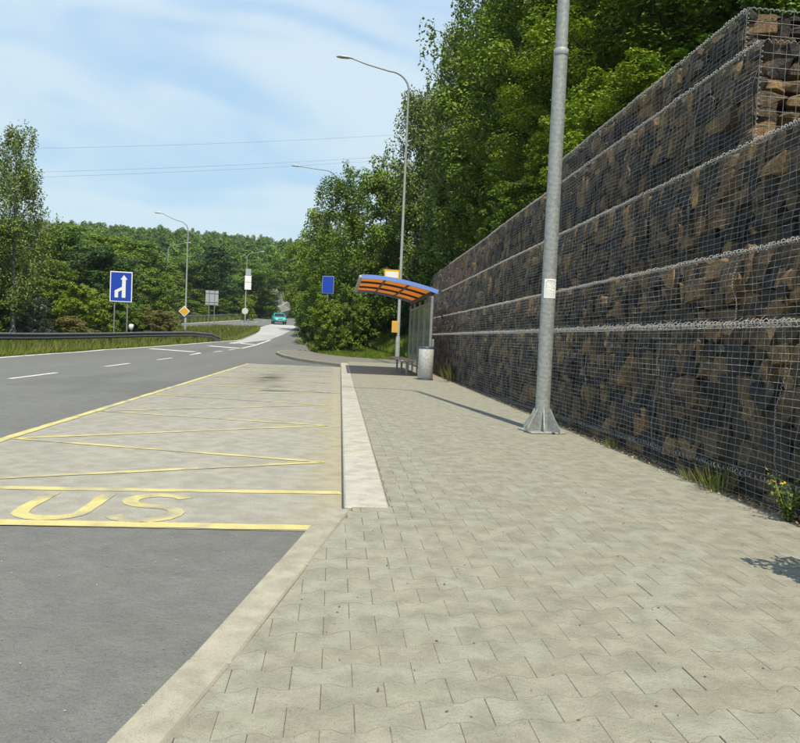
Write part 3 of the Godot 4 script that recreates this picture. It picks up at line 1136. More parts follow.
# ------------------------------------------------------------------ lamp posts
func lamp_head(st: SurfaceTool, at: Vector3, dir: Vector3, s := 1.0) -> void:
	# flat teardrop of a street lantern
	var x := dir.normalized()
	var z := x.cross(Vector3.UP).normalized()
	var y := z.cross(x)
	var prof := [[-0.05, 0.03, 0.03], [0.05, 0.06, 0.05], [0.25, 0.12, 0.075], [0.5, 0.145, 0.08], [0.68, 0.11, 0.06], [0.76, 0.03, 0.02]]
	var rings := []
	for p in prof:
		var r := []
		for k in 10:
			var a := TAU * k / 10
			var h: float = p[2] * sin(a)
			if h < 0: h *= 0.6
			r.append(at + (x * p[0] + z * p[1] * cos(a) + y * h) * s)
		rings.append(r)
	for i in rings.size() - 1:
		for k in 10:
			quad_out(st, rings[i][k], rings[i][(k + 1) % 10], rings[i + 1][(k + 1) % 10], rings[i + 1][k], at + x * (prof[i][0] + prof[i + 1][0]) * 0.5 * s)

func curved_lamp(x: float, d: float, top: float, reach: float, rise: float, heading: float, r: float, label: String) -> Node3D:
	var y := ground_at(x, d) if x < -3.0 else maxf(ground_at(x, d), gy(d))
	var t := base("street_lamp", Vector3(x, y, -d), heading)
	tag(t, label, "street lamp", "street lamps along the road")
	var st := mb(true)
	var H := top - y
	tube(st, [Vector3(0, 0, 0), Vector3(0, 1.3, 0), Vector3(0, 1.35, 0), Vector3(0, H - 0.9, 0)], [r, r * 0.97, r * 0.72, r * 0.45], 12)
	build(st, "pole", M.galv, t)
	st = mb(true)
	var pts := []
	for k in 9:
		var a := PI * 0.5 * k / 8.0
		pts.append(Vector3(-0.85 + 0.85 * cos(a), H - 0.9 + 0.75 * sin(a), 0))
	pts.append(Vector3(-reach * 0.6, H - 0.15 + rise * 0.5, 0))
	pts.append(Vector3(-reach + 0.5, H - 0.15 + rise, 0))
	tube(st, pts, [r * 0.45, r * 0.44, r * 0.43, r * 0.42, r * 0.4, r * 0.38, r * 0.36, r * 0.34, r * 0.32, r * 0.3, r * 0.28], 8)
	var arm := build(st, "arm", M.galv, t)
	st = mb(true)
	lamp_head(st, Vector3(-reach + 0.55, H - 0.15 + rise, 0), Vector3(-1, 0.03, 0), 0.9)
	build(st, "lamp_head", M.white_metal, arm)
	return t

func make_near_post() -> void:
	var x := 2.56
	var d := 8.83
	var t := base("lamp_post", Vector3(x, walk_y(x, d), -d))
	tag(t, "thick galvanised lamp post with ribbed foot standing on the pavement by the wall", "street lamp")
	var st := mb()
	bx(st, Vector3(0, 0.011, 0), Vector3(0.44, 0.022, 0.44), 0.006, 0.12)
	build(st, "base_plate", M.galv, t)
	for k in 8:
		st = mb()
		var a := TAU * k / 8.0 + 0.12
		var tr := Transform3D(Basis(Vector3.UP, -a), Vector3(0, 0.022, 0))
		var far := 0.205 if k % 2 == 0 else 0.27
		plate(st, tr, PackedVector2Array([Vector2(0.07, 0), Vector2(far, 0), Vector2(far, 0.04), Vector2(0.10, 0.27), Vector2(0.07, 0.27)]), 0.012)
		build(st, "gusset", M.galv, t)
	for k in 4:
		var a := TAU * (k + 0.5) / 4.0 + 0.12 + 0.28
		st = mb()
		var p := Vector3(cos(a) * 0.235, 0.022, sin(a) * 0.235)
		tube(st, [p, p + Vector3(0, 0.022, 0)], [0.022, 0.022], 6)
		tube(st, [p + Vector3(0, 0.022, 0), p + Vector3(0, 0.06, 0)], [0.011, 0.011], 8)
		build(st, "anchor_bolt", M.steel, t)
	st = mb(true)
	tube(st, [Vector3(0, 0.02, 0), Vector3(0, 0.3, 0), Vector3(0, 4.55, 0)], [0.094, 0.088, 0.082], 28)
	build(st, "lower_tube", M.galv, t)
	st = mb(true)
	tube(st, [Vector3(0, 4.52, 0), Vector3(0, 4.53, 0), Vector3(0, 4.6, 0), Vector3(0, 4.61, 0)], [0.082, 0.088, 0.088, 0.075], 28)
	build(st, "joint_collar", M.galv, t)
	st = mb(true)
	tube(st, [Vector3(0, 4.6, 0), Vector3(0, 11.6, 0)], [0.073, 0.05], 24)
	build(st, "upper_tube", M.galv, t)
	st = mb(true)
	var pts := []
	var rad := []
	for k in 9:
		var a := PI * 0.5 * k / 8.0
		pts.append(Vector3(-0.85 + 0.85 * cos(a), 11.6 + 0.8 * sin(a), 0)); rad.append(0.046)
	pts.append(Vector3(-2.5, 12.6, 0)); rad.append(0.035)
	tube(st, pts, rad, 12)
	build(st, "arm", M.galv, t)
	st = mb(true)
	lamp_head(st, Vector3(-2.45, 12.6, 0), Vector3(-1, 0.05, 0))
	build(st, "lamp_head", M.white_metal, t)
	# paper notice taped round the post
	st = mb(true)
	var y0 := 1.63
	var y1 := 1.86
	var R := 0.0885
	for i in 8:
		var a0 := deg_to_rad(36.0 + 108.0 * i / 8.0)
		var a1 := deg_to_rad(36.0 + 108.0 * (i + 1) / 8.0)
		var q := [[a0, y0, i / 8.0, 1.0], [a0, y1, i / 8.0, 0.0], [a1, y1, (i + 1) / 8.0, 0.0], [a1, y0, (i + 1) / 8.0, 1.0]]
		for e in [3, 2, 1, 3, 1, 0]:
			st.set_uv(Vector2(1.0 - q[e][2], q[e][3]))
			st.add_vertex(Vector3(cos(q[e][0]) * R, q[e][1], sin(q[e][0]) * R))
	var im := Image.create(64, 112, false, Image.FORMAT_RGB8)
	im.fill(Color(0.93, 0.93, 0.92))
	rng.seed = 3
	for r in 11:
		var yy := 10 + r * 9
		var xx := 6
		while xx < 56:
			var w := rng.randi_range(4, 12)
			if rng.randf() < 0.8: im.fill_rect(Rect2i(xx, yy, w, 4 if r == 0 else 2), Color(0.35, 0.35, 0.38))
			xx += w + 2
	var pm := mat(Color.WHITE, 0.7)
	pm.albedo_texture = ImageTexture.create_from_image(im)
	pm.cull_mode = BaseMaterial3D.CULL_DISABLED
	var o := build(st, "paper_notice", pm)
	o.position = Vector3(x, walk_y(x, d), -d)
	tag(o, "small white printed notice taped round the thick lamp post", "notice")

# ------------------------------------------------------------------ bus stop
const SN := 20.3       # near end of the shelter
const SF := 26.6

func roof_y(s: float) -> float:      # s from the front edge (0) to the back edge (1)
	return 2.93 - 0.05 * (1.0 - s) * (1.0 - s) - 0.37 * pow(maxf(s, 0.0), 1.7)

func make_shelter() -> void:
	var ox := 0.70
	var t := base("bus_shelter", Vector3(ox, 0.15, -SN))
	tag(t, "open bus shelter with curved blue edged orange roof and glass back", "bus shelter")
	var w := 2.08
	var sx := func(s: float, u: float) -> Vector3: return Vector3(s * w + 0.006 * u * (SF - SN), roof_y(s) - 0.15, -u * (SF - SN))
	# roof sheets, one between each pair of ribs
	var om := mat(lin(0.72, 0.38, 0.08), 0.45)
	om.backlight_enabled = true
	om.backlight = lin(0.9, 0.5, 0.12)
	om.cull_mode = BaseMaterial3D.CULL_DISABLED
	var ribs := 4
	for r in ribs - 1:
		var st := mb(true)
		for i in 14:
			for lift in [0.035, 0.045]:
				var a: Vector3 = sx.call(i / 14.0, r / 3.0) + Vector3(0, lift, 0)
				var b: Vector3 = sx.call((i + 1) / 14.0, r / 3.0) + Vector3(0, lift, 0)
				var c: Vector3 = sx.call((i + 1) / 14.0, (r + 1) / 3.0) + Vector3(0, lift, 0)
				var e: Vector3 = sx.call(i / 14.0, (r + 1) / 3.0) + Vector3(0, lift, 0)
				quad(st, a, e, c, b)
		build(st, "roof_sheet", om, t)
	var bm := mat(lin(0.16, 0.28, 0.66), 0.4)
	var dm := mat(lin(0.045, 0.055, 0.085), 0.45)
	for r in ribs:
		var st := mb(true)
		var end := r == 0 or r == ribs - 1
		for i in 14:
			var a: Vector3 = sx.call(i / 14.0 if i or not end else -0.02, r / 3.0)
			var b: Vector3 = sx.call((i + 1) / 14.0 if i < 13 or not end else 1.0, r / 3.0)
			st.set_smooth_group(-1)
			bar(st, a, b, 0.07 if end else 0.05, 0.11 if end else 0.06)
		build(st, "roof_edge" if end else "rib", bm if end else dm, t)
	# pale eaves profile along the front, dark gutter at the back
	var st := mb()
	bar(st, sx.call(-0.03, -0.005) + Vector3(0, 0.0, 0), sx.call(-0.03, 1.005), 0.09, 0.075, 0.01)
	build(st, "front_beam", M.white_metal, t)
	st = mb()
	bar(st, sx.call(0.93, 0.01) + Vector3(0, -0.07, 0), sx.call(0.93, 0.99) + Vector3(0, -0.07, 0), 0.08, 0.1, 0.01)
	build(st, "back_beam", dm, t)
	for q in [0.30, 0.62]:
		st = mb()
		bar(st, sx.call(q, 0.01) + Vector3(0, -0.03, 0), sx.call(q, 0.99) + Vector3(0, -0.03, 0), 0.05, 0.05, 0.006)
		build(st, "purlin", dm, t)
	# back wall: posts, rails and panes
	var glass := mat(Color(0.58, 0.63, 0.64, 0.38), 0.08)
	glass.transparency = BaseMaterial3D.TRANSPARENCY_ALPHA
	var bxp := 0.93 * w
	var n := 4
	for k in n + 1:
		st = mb()
		var z := -k * (SF - SN) / n
		var x := bxp + 0.006 * -z
		bx(st, Vector3(x, 1.14, clampf(z, -6.2, -0.05)), Vector3(0.07, 2.28, 0.07), 0.008)
		build(st, "post", M.steel, t)
		if k < n:
			var zz := z - (SF - SN) / n
			for yy in [0.22, 2.12]:
				st = mb()
				bar(st, Vector3(x, yy, z - 0.04), Vector3(x, yy, zz + 0.04), 0.04, 0.05)
				build(st, "rail", M.steel, t)
			st = mb()
			bx(st, Vector3(x + 0.002, 1.17, (z + zz) * 0.5), Vector3(0.01, 1.84, absf(zz - z) - 0.08))
			build(st, "pane", glass, t)
	# bench
	var b := base("bench", Vector3(ox + 1.45, 0.15, -SN - 3.2))
	tag(b, "low slatted bench inside the bus shelter", "bench")
	for k in 4:
		st = mb()
		bx(st, Vector3(-0.17 + k * 0.115, 0.45, 0), Vector3(0.09, 0.035, 4.2), 0.006)
		build(st, "slat", mat(lin(0.42, 0.38, 0.33), 0.6), b)
	for k in [-1, 0, 1]:
		st = mb()
		bx(st, Vector3(0, 0.215, k * 1.7), Vector3(0.06, 0.43, 0.06), 0.005)
		build(st, "leg", M.steel, b)
		st = mb()
		bx(st, Vector3(0, 0.412, k * 1.7 + 0.032), Vector3(0.42, 0.03, 0.05))
		build(st, "seat_bracket", M.steel, b)
	# litter bin at the near end
	var l := base("litter_bin", Vector3(2.47, 0.15, -19.85))
	tag(l, "round pale metal litter bin in front of the bus shelter", "litter bin")
	st = mb(true)
	tube(st, [Vector3(0, 0.04, 0), Vector3(0, 0.05, 0), Vector3(0, 0.83, 0), Vector3(0, 0.84, 0)], [0.19, 0.205, 0.205, 0.2], 26)
	build(st, "drum", M.white_metal, l)
	st = mb(true)
	tube(st, [Vector3(0, 0, 0), Vector3(0, 0.045, 0)], [0.225, 0.21], 22)
	build(st, "foot", dm, l)
	st = mb(true)
	tube(st, [Vector3(0, 0.838, 0), Vector3(0, 0.90, 0), Vector3(0, 0.905, 0)], [0.207, 0.207, 0.15], 26)
	build(st, "rim", dm, l)
	st = mb()
	bx(st, Vector3(0.17, 0.98, 0), Vector3(0.05, 0.25, 0.07), 0.005)
	build(st, "hinge_post", M.steel, l)
	# flag sign and timetable hung on the lamp behind
	var s := base("bus_stop_sign", Vector3(2.33, 3.98, -32.0 + 0.1))
	tag(s, "yellow framed bus stop sign above the shelter roof on the slender lamp", "sign")
	st = mb()
	bx(st, Vector3.ZERO, Vector3(0.66, 0.42, 0.05), 0.01)
	build(st, "frame", M.sign_yellow, s)
	st = mb()
	bx(st, Vector3(0, 0.0, 0.027), Vector3(0.54, 0.26, 0.006))
	build(st, "panel", M.sign_white, s)
	st = mb()
	bx(st, Vector3(0.36, 0, -0.06), Vector3(0.14, 0.05, 0.03))
	build(st, "bracket", M.steel, s)
	s = base("timetable_case", Vector3(2.56, 1.75, -32.0 + 0.13))
	tag(s, "small orange timetable case on the slender lamp beyond the shelter", "case")
	st = mb()
	bx(st, Vector3.ZERO, Vector3(0.28, 0.5, 0.06), 0.01)
	build(st, "case_body", M.sign_yellow, s)
	st = mb()
	bx(st, Vector3(0, -0.02, 0.032), Vector3(0.2, 0.36, 0.004))
	build(st, "sheet", mat(lin(0.6, 0.36, 0.1), 0.5), s)

# ------------------------------------------------------------------ roadside things
func post(parent: Node, x: float, h0: float, h1: float, r := 0.035) -> void:
	var st := mb(true)
	tube(st, [Vector3(x, h0, 0), Vector3(x, h1, 0)], [r, r], 10)
	build(st, "post", M.steel, parent)

func make_signs() -> void:
	# lane merge sign
	var X := -12.35
	var D := 44.0
	var y := ground_at(X, D)
	var s := base("lane_sign", Vector3(X, y, -D), 0.12)
	tag(s, "blue lane merging sign with white arrow on two posts behind guardrail", "sign")
	post(s, -0.34, 0, 4.1, 0.04)
	post(s, 0.36, 0, 4.1, 0.04)
	var st := mb()
	var cy := 3.36
	bx(st, Vector3(0, cy, 0.06), Vector3(1.22, 1.74, 0.03), 0.008)
	var board := build(st, "board", M.sign_white, s)
	st = mb()
	bx(st, Vector3(0, cy, 0.074), Vector3(1.11, 1.63, 0.008))
	build(st, "face", M.blue, board)
	st = mb()
	plate(st, Transform3D(Basis(), Vector3(0, cy, 0.081)), PackedVector2Array([
		Vector2(0.05, -0.62), Vector2(0.25, -0.62), Vector2(0.25, 0.42), Vector2(0.34, 0.42), Vector2(0.15, 0.68), Vector2(-0.04, 0.42), Vector2(0.05, 0.42),
		Vector2(0.05, -0.0), Vector2(-0.34, -0.22), Vector2(-0.34, -0.62), Vector2(-0.15, -0.62), Vector2(-0.15, -0.30), Vector2(0.05, -0.18)]), 0.006)
	build(st, "arrow", M.sign_white, board)
	# small white delineator on the rail line
	y = ground_at(-11.8, 43.6)
	s = base("delineator", Vector3(-11.65, y, -43.7))
	tag(s, "small white rounded marker behind guardrail beside the blue arrow sign", "marker")
	post(s, 0, 0, 0.95, 0.03)
	st = mb(true)
	tube(st, [Vector3(0, 0.9, 0), Vector3(0, 0.95, 0), Vector3(0, 1.12, 0), Vector3(0, 1.24, 0), Vector3(0, 1.27, 0)], [0.05, 0.09, 0.14, 0.12, 0.03], 12)
	build(st, "head", M.sign_white, s)
	# priority road diamond on the first far lamp
	y = ground_at(-11.85, 60.0)
	s = base("priority_sign", Vector3(-11.92, y + 1.85, -59.86))
	tag(s, "yellow diamond priority sign low on the left lamp post", "sign")
	st = mb()
	box(st, Transform3D(Basis(Vector3.BACK, PI / 4), Vector3(0, 0, 0)), Vector3(0.62, 0.62, 0.02), 0.006)
	build(st, "border", M.sign_white, s)
	st = mb()
	box(st, Transform3D(Basis(Vector3.BACK, PI / 4), Vector3(0, 0, 0.011)), Vector3(0.50, 0.50, 0.008))
	build(st, "face", M.sign_yellow, s)
	# back of a big panel
	y = ground_at(-13.93, 85.0)
	s = base("sign_panel", Vector3(-13.93, y, -85.0), 0.1)
	tag(s, "grey back of a rectangular road sign below the dark conical tree", "sign")
	for k in 3:
		st = mb()
		bx(st, Vector3(-0.47 + k * 0.47, 3.1, 0), Vector3(0.46, 1.6, 0.03))
		build(st, "panel", M.sign_back, s)
	for yy in [2.6, 3.6]:
		st = mb()
		bx(st, Vector3(0, yy, 0.035), Vector3(1.44, 0.06, 0.035))
		build(st, "rail", M.steel, s)
	post(s, -0.3, 0, 3.9, 0.045)
	post(s, 0.3, 0, 3.9, 0.045)
	# round sign seen from behind
	y = ground_at(-10.22, 85.0)
	s = base("round_sign", Vector3(-10.22, y, -85.0))
	tag(s, "round pale sign seen from behind on a thin post beside the far road", "sign")
	post(s, 0, 0, 1.9, 0.04)
	st = mb(true)
	tube(st, [Vector3(0, 1.75, 0.04), Vector3(0, 1.75, 0.06), Vector3(0, 1.75, 0.075)], [0.36, 0.36, 0.33], 24)
	build(st, "disc", mat(lin(0.55, 0.56, 0.57), 0.5), s)
	# boards on the third far lamp
	y = ground_at(-12.0, 100.0)
	s = base("hanging_board", Vector3(-11.75, y, -99.88))
	tag(s, "upright white boards strapped to the farthest left lamp post", "board")
	st = mb()
	bx(st, Vector3(0, 4.9, 0), Vector3(0.85, 0.95, 0.04), 0.006)
	build(st, "board", M.sign_white, s)
	st = mb()
	bx(st, Vector3(0, 5.85, 0), Vector3(0.85, 0.85, 0.04), 0.006)
	build(st, "board", M.sign_white, s)
	st = mb()
	bx(st, Vector3(0, 6.75, 0), Vector3(0.7, 0.85, 0.04), 0.006)
	build(st, "upper_board", M.sign_back, s)
	# blue sign against the trees
	y = ground_at(-0.52, 44.5)
	s = base("blue_sign", Vector3(-0.52, y, -44.5), -0.25)
	tag(s, "narrow plain blue sign in front of the roadside trees", "sign")
	post(s, 0, 0, 4.6, 0.035)
	st = mb()
	bx(st, Vector3(0, 4.08, 0.05), Vector3(0.72, 1.03, 0.025), 0.006)
	build(st, "border", M.sign_back, s)
	st = mb()
	bx(st, Vector3(0, 4.08, 0.064), Vector3(0.67, 0.98, 0.006))
	build(st, "face", M.blue, s)

func rail_profile() -> Array:
	return [Vector2(0.0, -0.155), Vector2(0.03, -0.15), Vector2(0.075, -0.105), Vector2(0.075, -0.06), Vector2(0.015, -0.02), Vector2(0.015, 0.02), Vector2(0.075, 0.06), Vector2(0.075, 0.105), Vector2(0.03, 0.15), Vector2(0.0, 0.155)]

# path points: (x, d, height of the beam's middle above ground); face turned to the side given
func guardrail(path: Array, side: float, label: String) -> void:
	var first: Vector3 = path[0]
	var o := Vector3(first.x, ground_at(first.x, first.y), -first.y)
	var root := base("guardrail", o)
	tag(root, label, "guardrail")
	var st := mb(true)
	var prof := rail_profile()
	var prev := []
	var fine := []
	for i in path.size() - 1:
		var n := int(maxf(1.0, Vector2(path[i].x, path[i].y).distance_to(Vector2(path[i + 1].x, path[i + 1].y)) / 2.0))
		for k in n: fine.append(path[i].lerp(path[i + 1], float(k) / n))
	fine.append(path[-1])
	for i in fine.size():
		var a: Vector3 = fine[maxi(i - 1, 0)]
		var b: Vector3 = fine[mini(i + 1, fine.size() - 1)]
		var dir := Vector2(b.x - a.x, b.y - a.y).normalized()
		var nrm := Vector3(dir.y, 0, dir.x) * side
		var p: Vector3 = fine[i]
		var c := Vector3(p.x, gy(p.y) + p.z, -p.y) - o
		var row := []
		for q in prof: row.append(c + nrm * q.x + Vector3(0, q.y, 0))
		if prev:
			for k in row.size() - 1: quad(st, prev[k], row[k], row[k + 1], prev[k + 1])
		prev = row
	build(st, "beam", M.rail, root)
	for i in range(0, fine.size(), 2):
		var p: Vector3 = fine[i]
		if p.z < 0.5: continue
		st = mb()
		var c := Vector3(p.x, gy(p.y), -p.y) - o
		bx(st, c + Vector3(-0.06 * side, (p.z + 0.1) * 0.5 - 0.1, 0), Vector3(0.1, p.z + 0.3, 0.1))
		build(st, "post", M.rail, root)

func make_car() -> void:
	var d := 100.0
	var t := base("car", Vector3(-7.55, gy(d) + 0.01, -d), 0.18)
	tag(t, "small teal hatchback car on the far road by the painted wedge", "car")
	var bm := mat(lin(0.03, 0.34, 0.31), 0.25)
	bm.clearcoat_enabled = true
	bm.clearcoat = 0.6
	# cross sections along the car: z (front +), half width low, half width top, floor, beltline
	var st := mb(true)
	var secs := [[1.92, 0.62, 0.55, 0.34, 0.55], [1.84, 0.78, 0.68, 0.24, 0.70], [1.5, 0.82, 0.76, 0.22, 0.84], [0.9, 0.84, 0.78, 0.22, 0.95], [0.0, 0.84, 0.79, 0.22, 0.97], [-1.2, 0.84, 0.78, 0.22, 0.99], [-1.7, 0.80, 0.74, 0.26, 0.97], [-1.86, 0.70, 0.64, 0.36, 0.88]]
	var rings := []
	for s in secs:
		var r := []
		var m: float = lerpf(s[3], s[4], 0.55)
		for q in [[-s[1] * 0.9, s[3]], [-s[1], s[3] + 0.12], [-s[1], m], [-s[2], s[4] - 0.03], [-s[2] * 0.85, s[4]], [s[2] * 0.85, s[4]], [s[2], s[4] - 0.03], [s[1], m], [s[1], s[3] + 0.12], [s[1] * 0.9, s[3]]]:
			r.append(Vector3(q[0], q[1], s[0]))
		rings.append(r)
	for i in rings.size() - 1:
		for k in 10: quad_out(st, rings[i][k], rings[i][(k + 1) % 10], rings[i + 1][(k + 1) % 10], rings[i + 1][k], Vector3(0, 0.6, (secs[i][0] + secs[i + 1][0]) * 0.5))
	for e in [0, rings.size() - 1]:
		for k in range(1, 9): tri(st, rings[e][0], rings[e][k], rings[e][k + 1])
	var body := build(st, "body", bm, t)
	# cabin glass with a painted roof
	var cabin := func(y0: float, y1: float, f0: float, f1: float, r0: float, r1: float, w0: float, w1: float) -> SurfaceTool:
		var q := mb()
		var a := [Vector3(-w0, y0, f0), Vector3(w0, y0, f0), Vector3(w0, y0, r0), Vector3(-w0, y0, r0)]
		var b := [Vector3(-w1, y1, f1), Vector3(w1, y1, f1), Vector3(w1, y1, r1), Vector3(-w1, y1, r1)]
		for k in 4: quad_out(q, a[k], a[(k + 1) % 4], b[(k + 1) % 4], b[k], Vector3(0, y0, 0))
		quad_out(q, b[0], b[1], b[2], b[3], Vector3.ZERO)
		return q
	build(cabin.call(0.93, 1.36, 1.0, 0.35, -1.62, -1.3, 0.74, 0.60), "window", mat(lin(0.02, 0.025, 0.03), 0.08), t)
	build(cabin.call(1.365, 1.44, 0.42, 0.25, -1.35, -1.2, 0.62, 0.54), "roof", bm, t)
	for sx in [-1, 1]:
		st = mb()
		bar(st, Vector3(sx * 0.745, 0.94, 1.0), Vector3(sx * 0.605, 1.37, 0.36), 0.07, 0.05)
		build(st, "pillar", bm, t)
		st = mb()
		bar(st, Vector3(sx * 0.745, 0.95, -1.6), Vector3(sx * 0.605, 1.37, -1.3), 0.12, 0.06)
		build(st, "pillar", bm, t)
		st = mb(true)
		tube(st, [Vector3(sx * 0.5, 0.62, 1.72), Vector3(sx * 0.54, 0.62, 1.86)], [0.13, 0.11], 12)
		build(st, "headlight", mat(lin(0.6, 0.62, 0.62), 0.15), t)
		st = mb()
		bx(st, Vector3(sx * 0.86, 0.98, 0.75), Vector3(0.12, 0.1, 0.1), 0.02)
		build(st, "mirror", bm, t)
		for z in [1.2, -1.2]:
			st = mb(true)
			tube(st, [Vector3(sx * 0.68, 0.29, z), Vector3(sx * 0.70, 0.29, z), Vector3(sx * 0.84, 0.29, z), Vector3(sx * 0.86, 0.29, z)], [0.26, 0.29, 0.29, 0.26], 18)
			var w := build(st, "wheel", M.black, t)
			st = mb(true)
			tube(st, [Vector3(sx * 0.855, 0.29, z), Vector3(sx * 0.87, 0.29, z)], [0.18, 0.16], 14)
			build(st, "rim", M.steel, w)
	st = mb()
	bx(st, Vector3(0, 0.42, 1.91), Vector3(0.5, 0.11, 0.02))
	build(st, "number_plate", M.sign_white, t)
	st = mb()
	bx(st, Vector3(0, 0.60, 1.905), Vector3(0.62, 0.08, 0.03))
	build(st, "grille", M.black, t)

func make_rock_face() -> void:
	var t := base("rock_face", Vector3(-9.9, ground_at(-9.9, 141.5) - 0.2, -141.5), 0.3)
	tag(t, "pale grey rock patch between the trees where the road disappears", "rock")
	var m := tex(mat(lin(0.5, 0.5, 0.48), 0.9, 0, true), M.stone.albedo_texture, 0.4)
	for q in [[0.0, 1.6, 0.0, 2.2, 3.0], [-0.6, 3.2, -0.5, 2.0, 3.2], [-1.2, 4.3, -1.0, 1.6, 2.4]]:
		var o := put("boulder", rock(500 + int(q[3] * 10), Color(0.9, 0.9, 0.88)), m, t)
		o.transform = Transform3D(Basis.from_euler(Vector3(0.1, q[0], 0.25)).scaled_local(Vector3(q[3], q[4], 2.0)), Vector3(q[0], q[1], q[2]))

func make_wires() -> void:
	var rows := [[-70.0, 27.6, 70.0, 45.5, "uppermost thin power line crossing the sky"], [-70.0, 23.6, 70.0, 42.0, "middle thin power line crossing the sky"], [-70.0, 22.7, 70.0, 41.6, "lowest thin power line crossing the sky"]]
	for q in rows:
		var st := mb(true)
		var pts := []
		for k in 25:
			var f := k / 24.0
			pts.append(Vector3(lerpf(q[0], q[2], f), lerpf(q[1], q[3], f) + 1.2 - 1.6 * sin(f * PI), -130.0 - 4.0 * f))
		tube(st, pts, [0.022], 4)
		tag(build(st, "power_line", M.steel), q[4], "power line", "power lines over the valley")

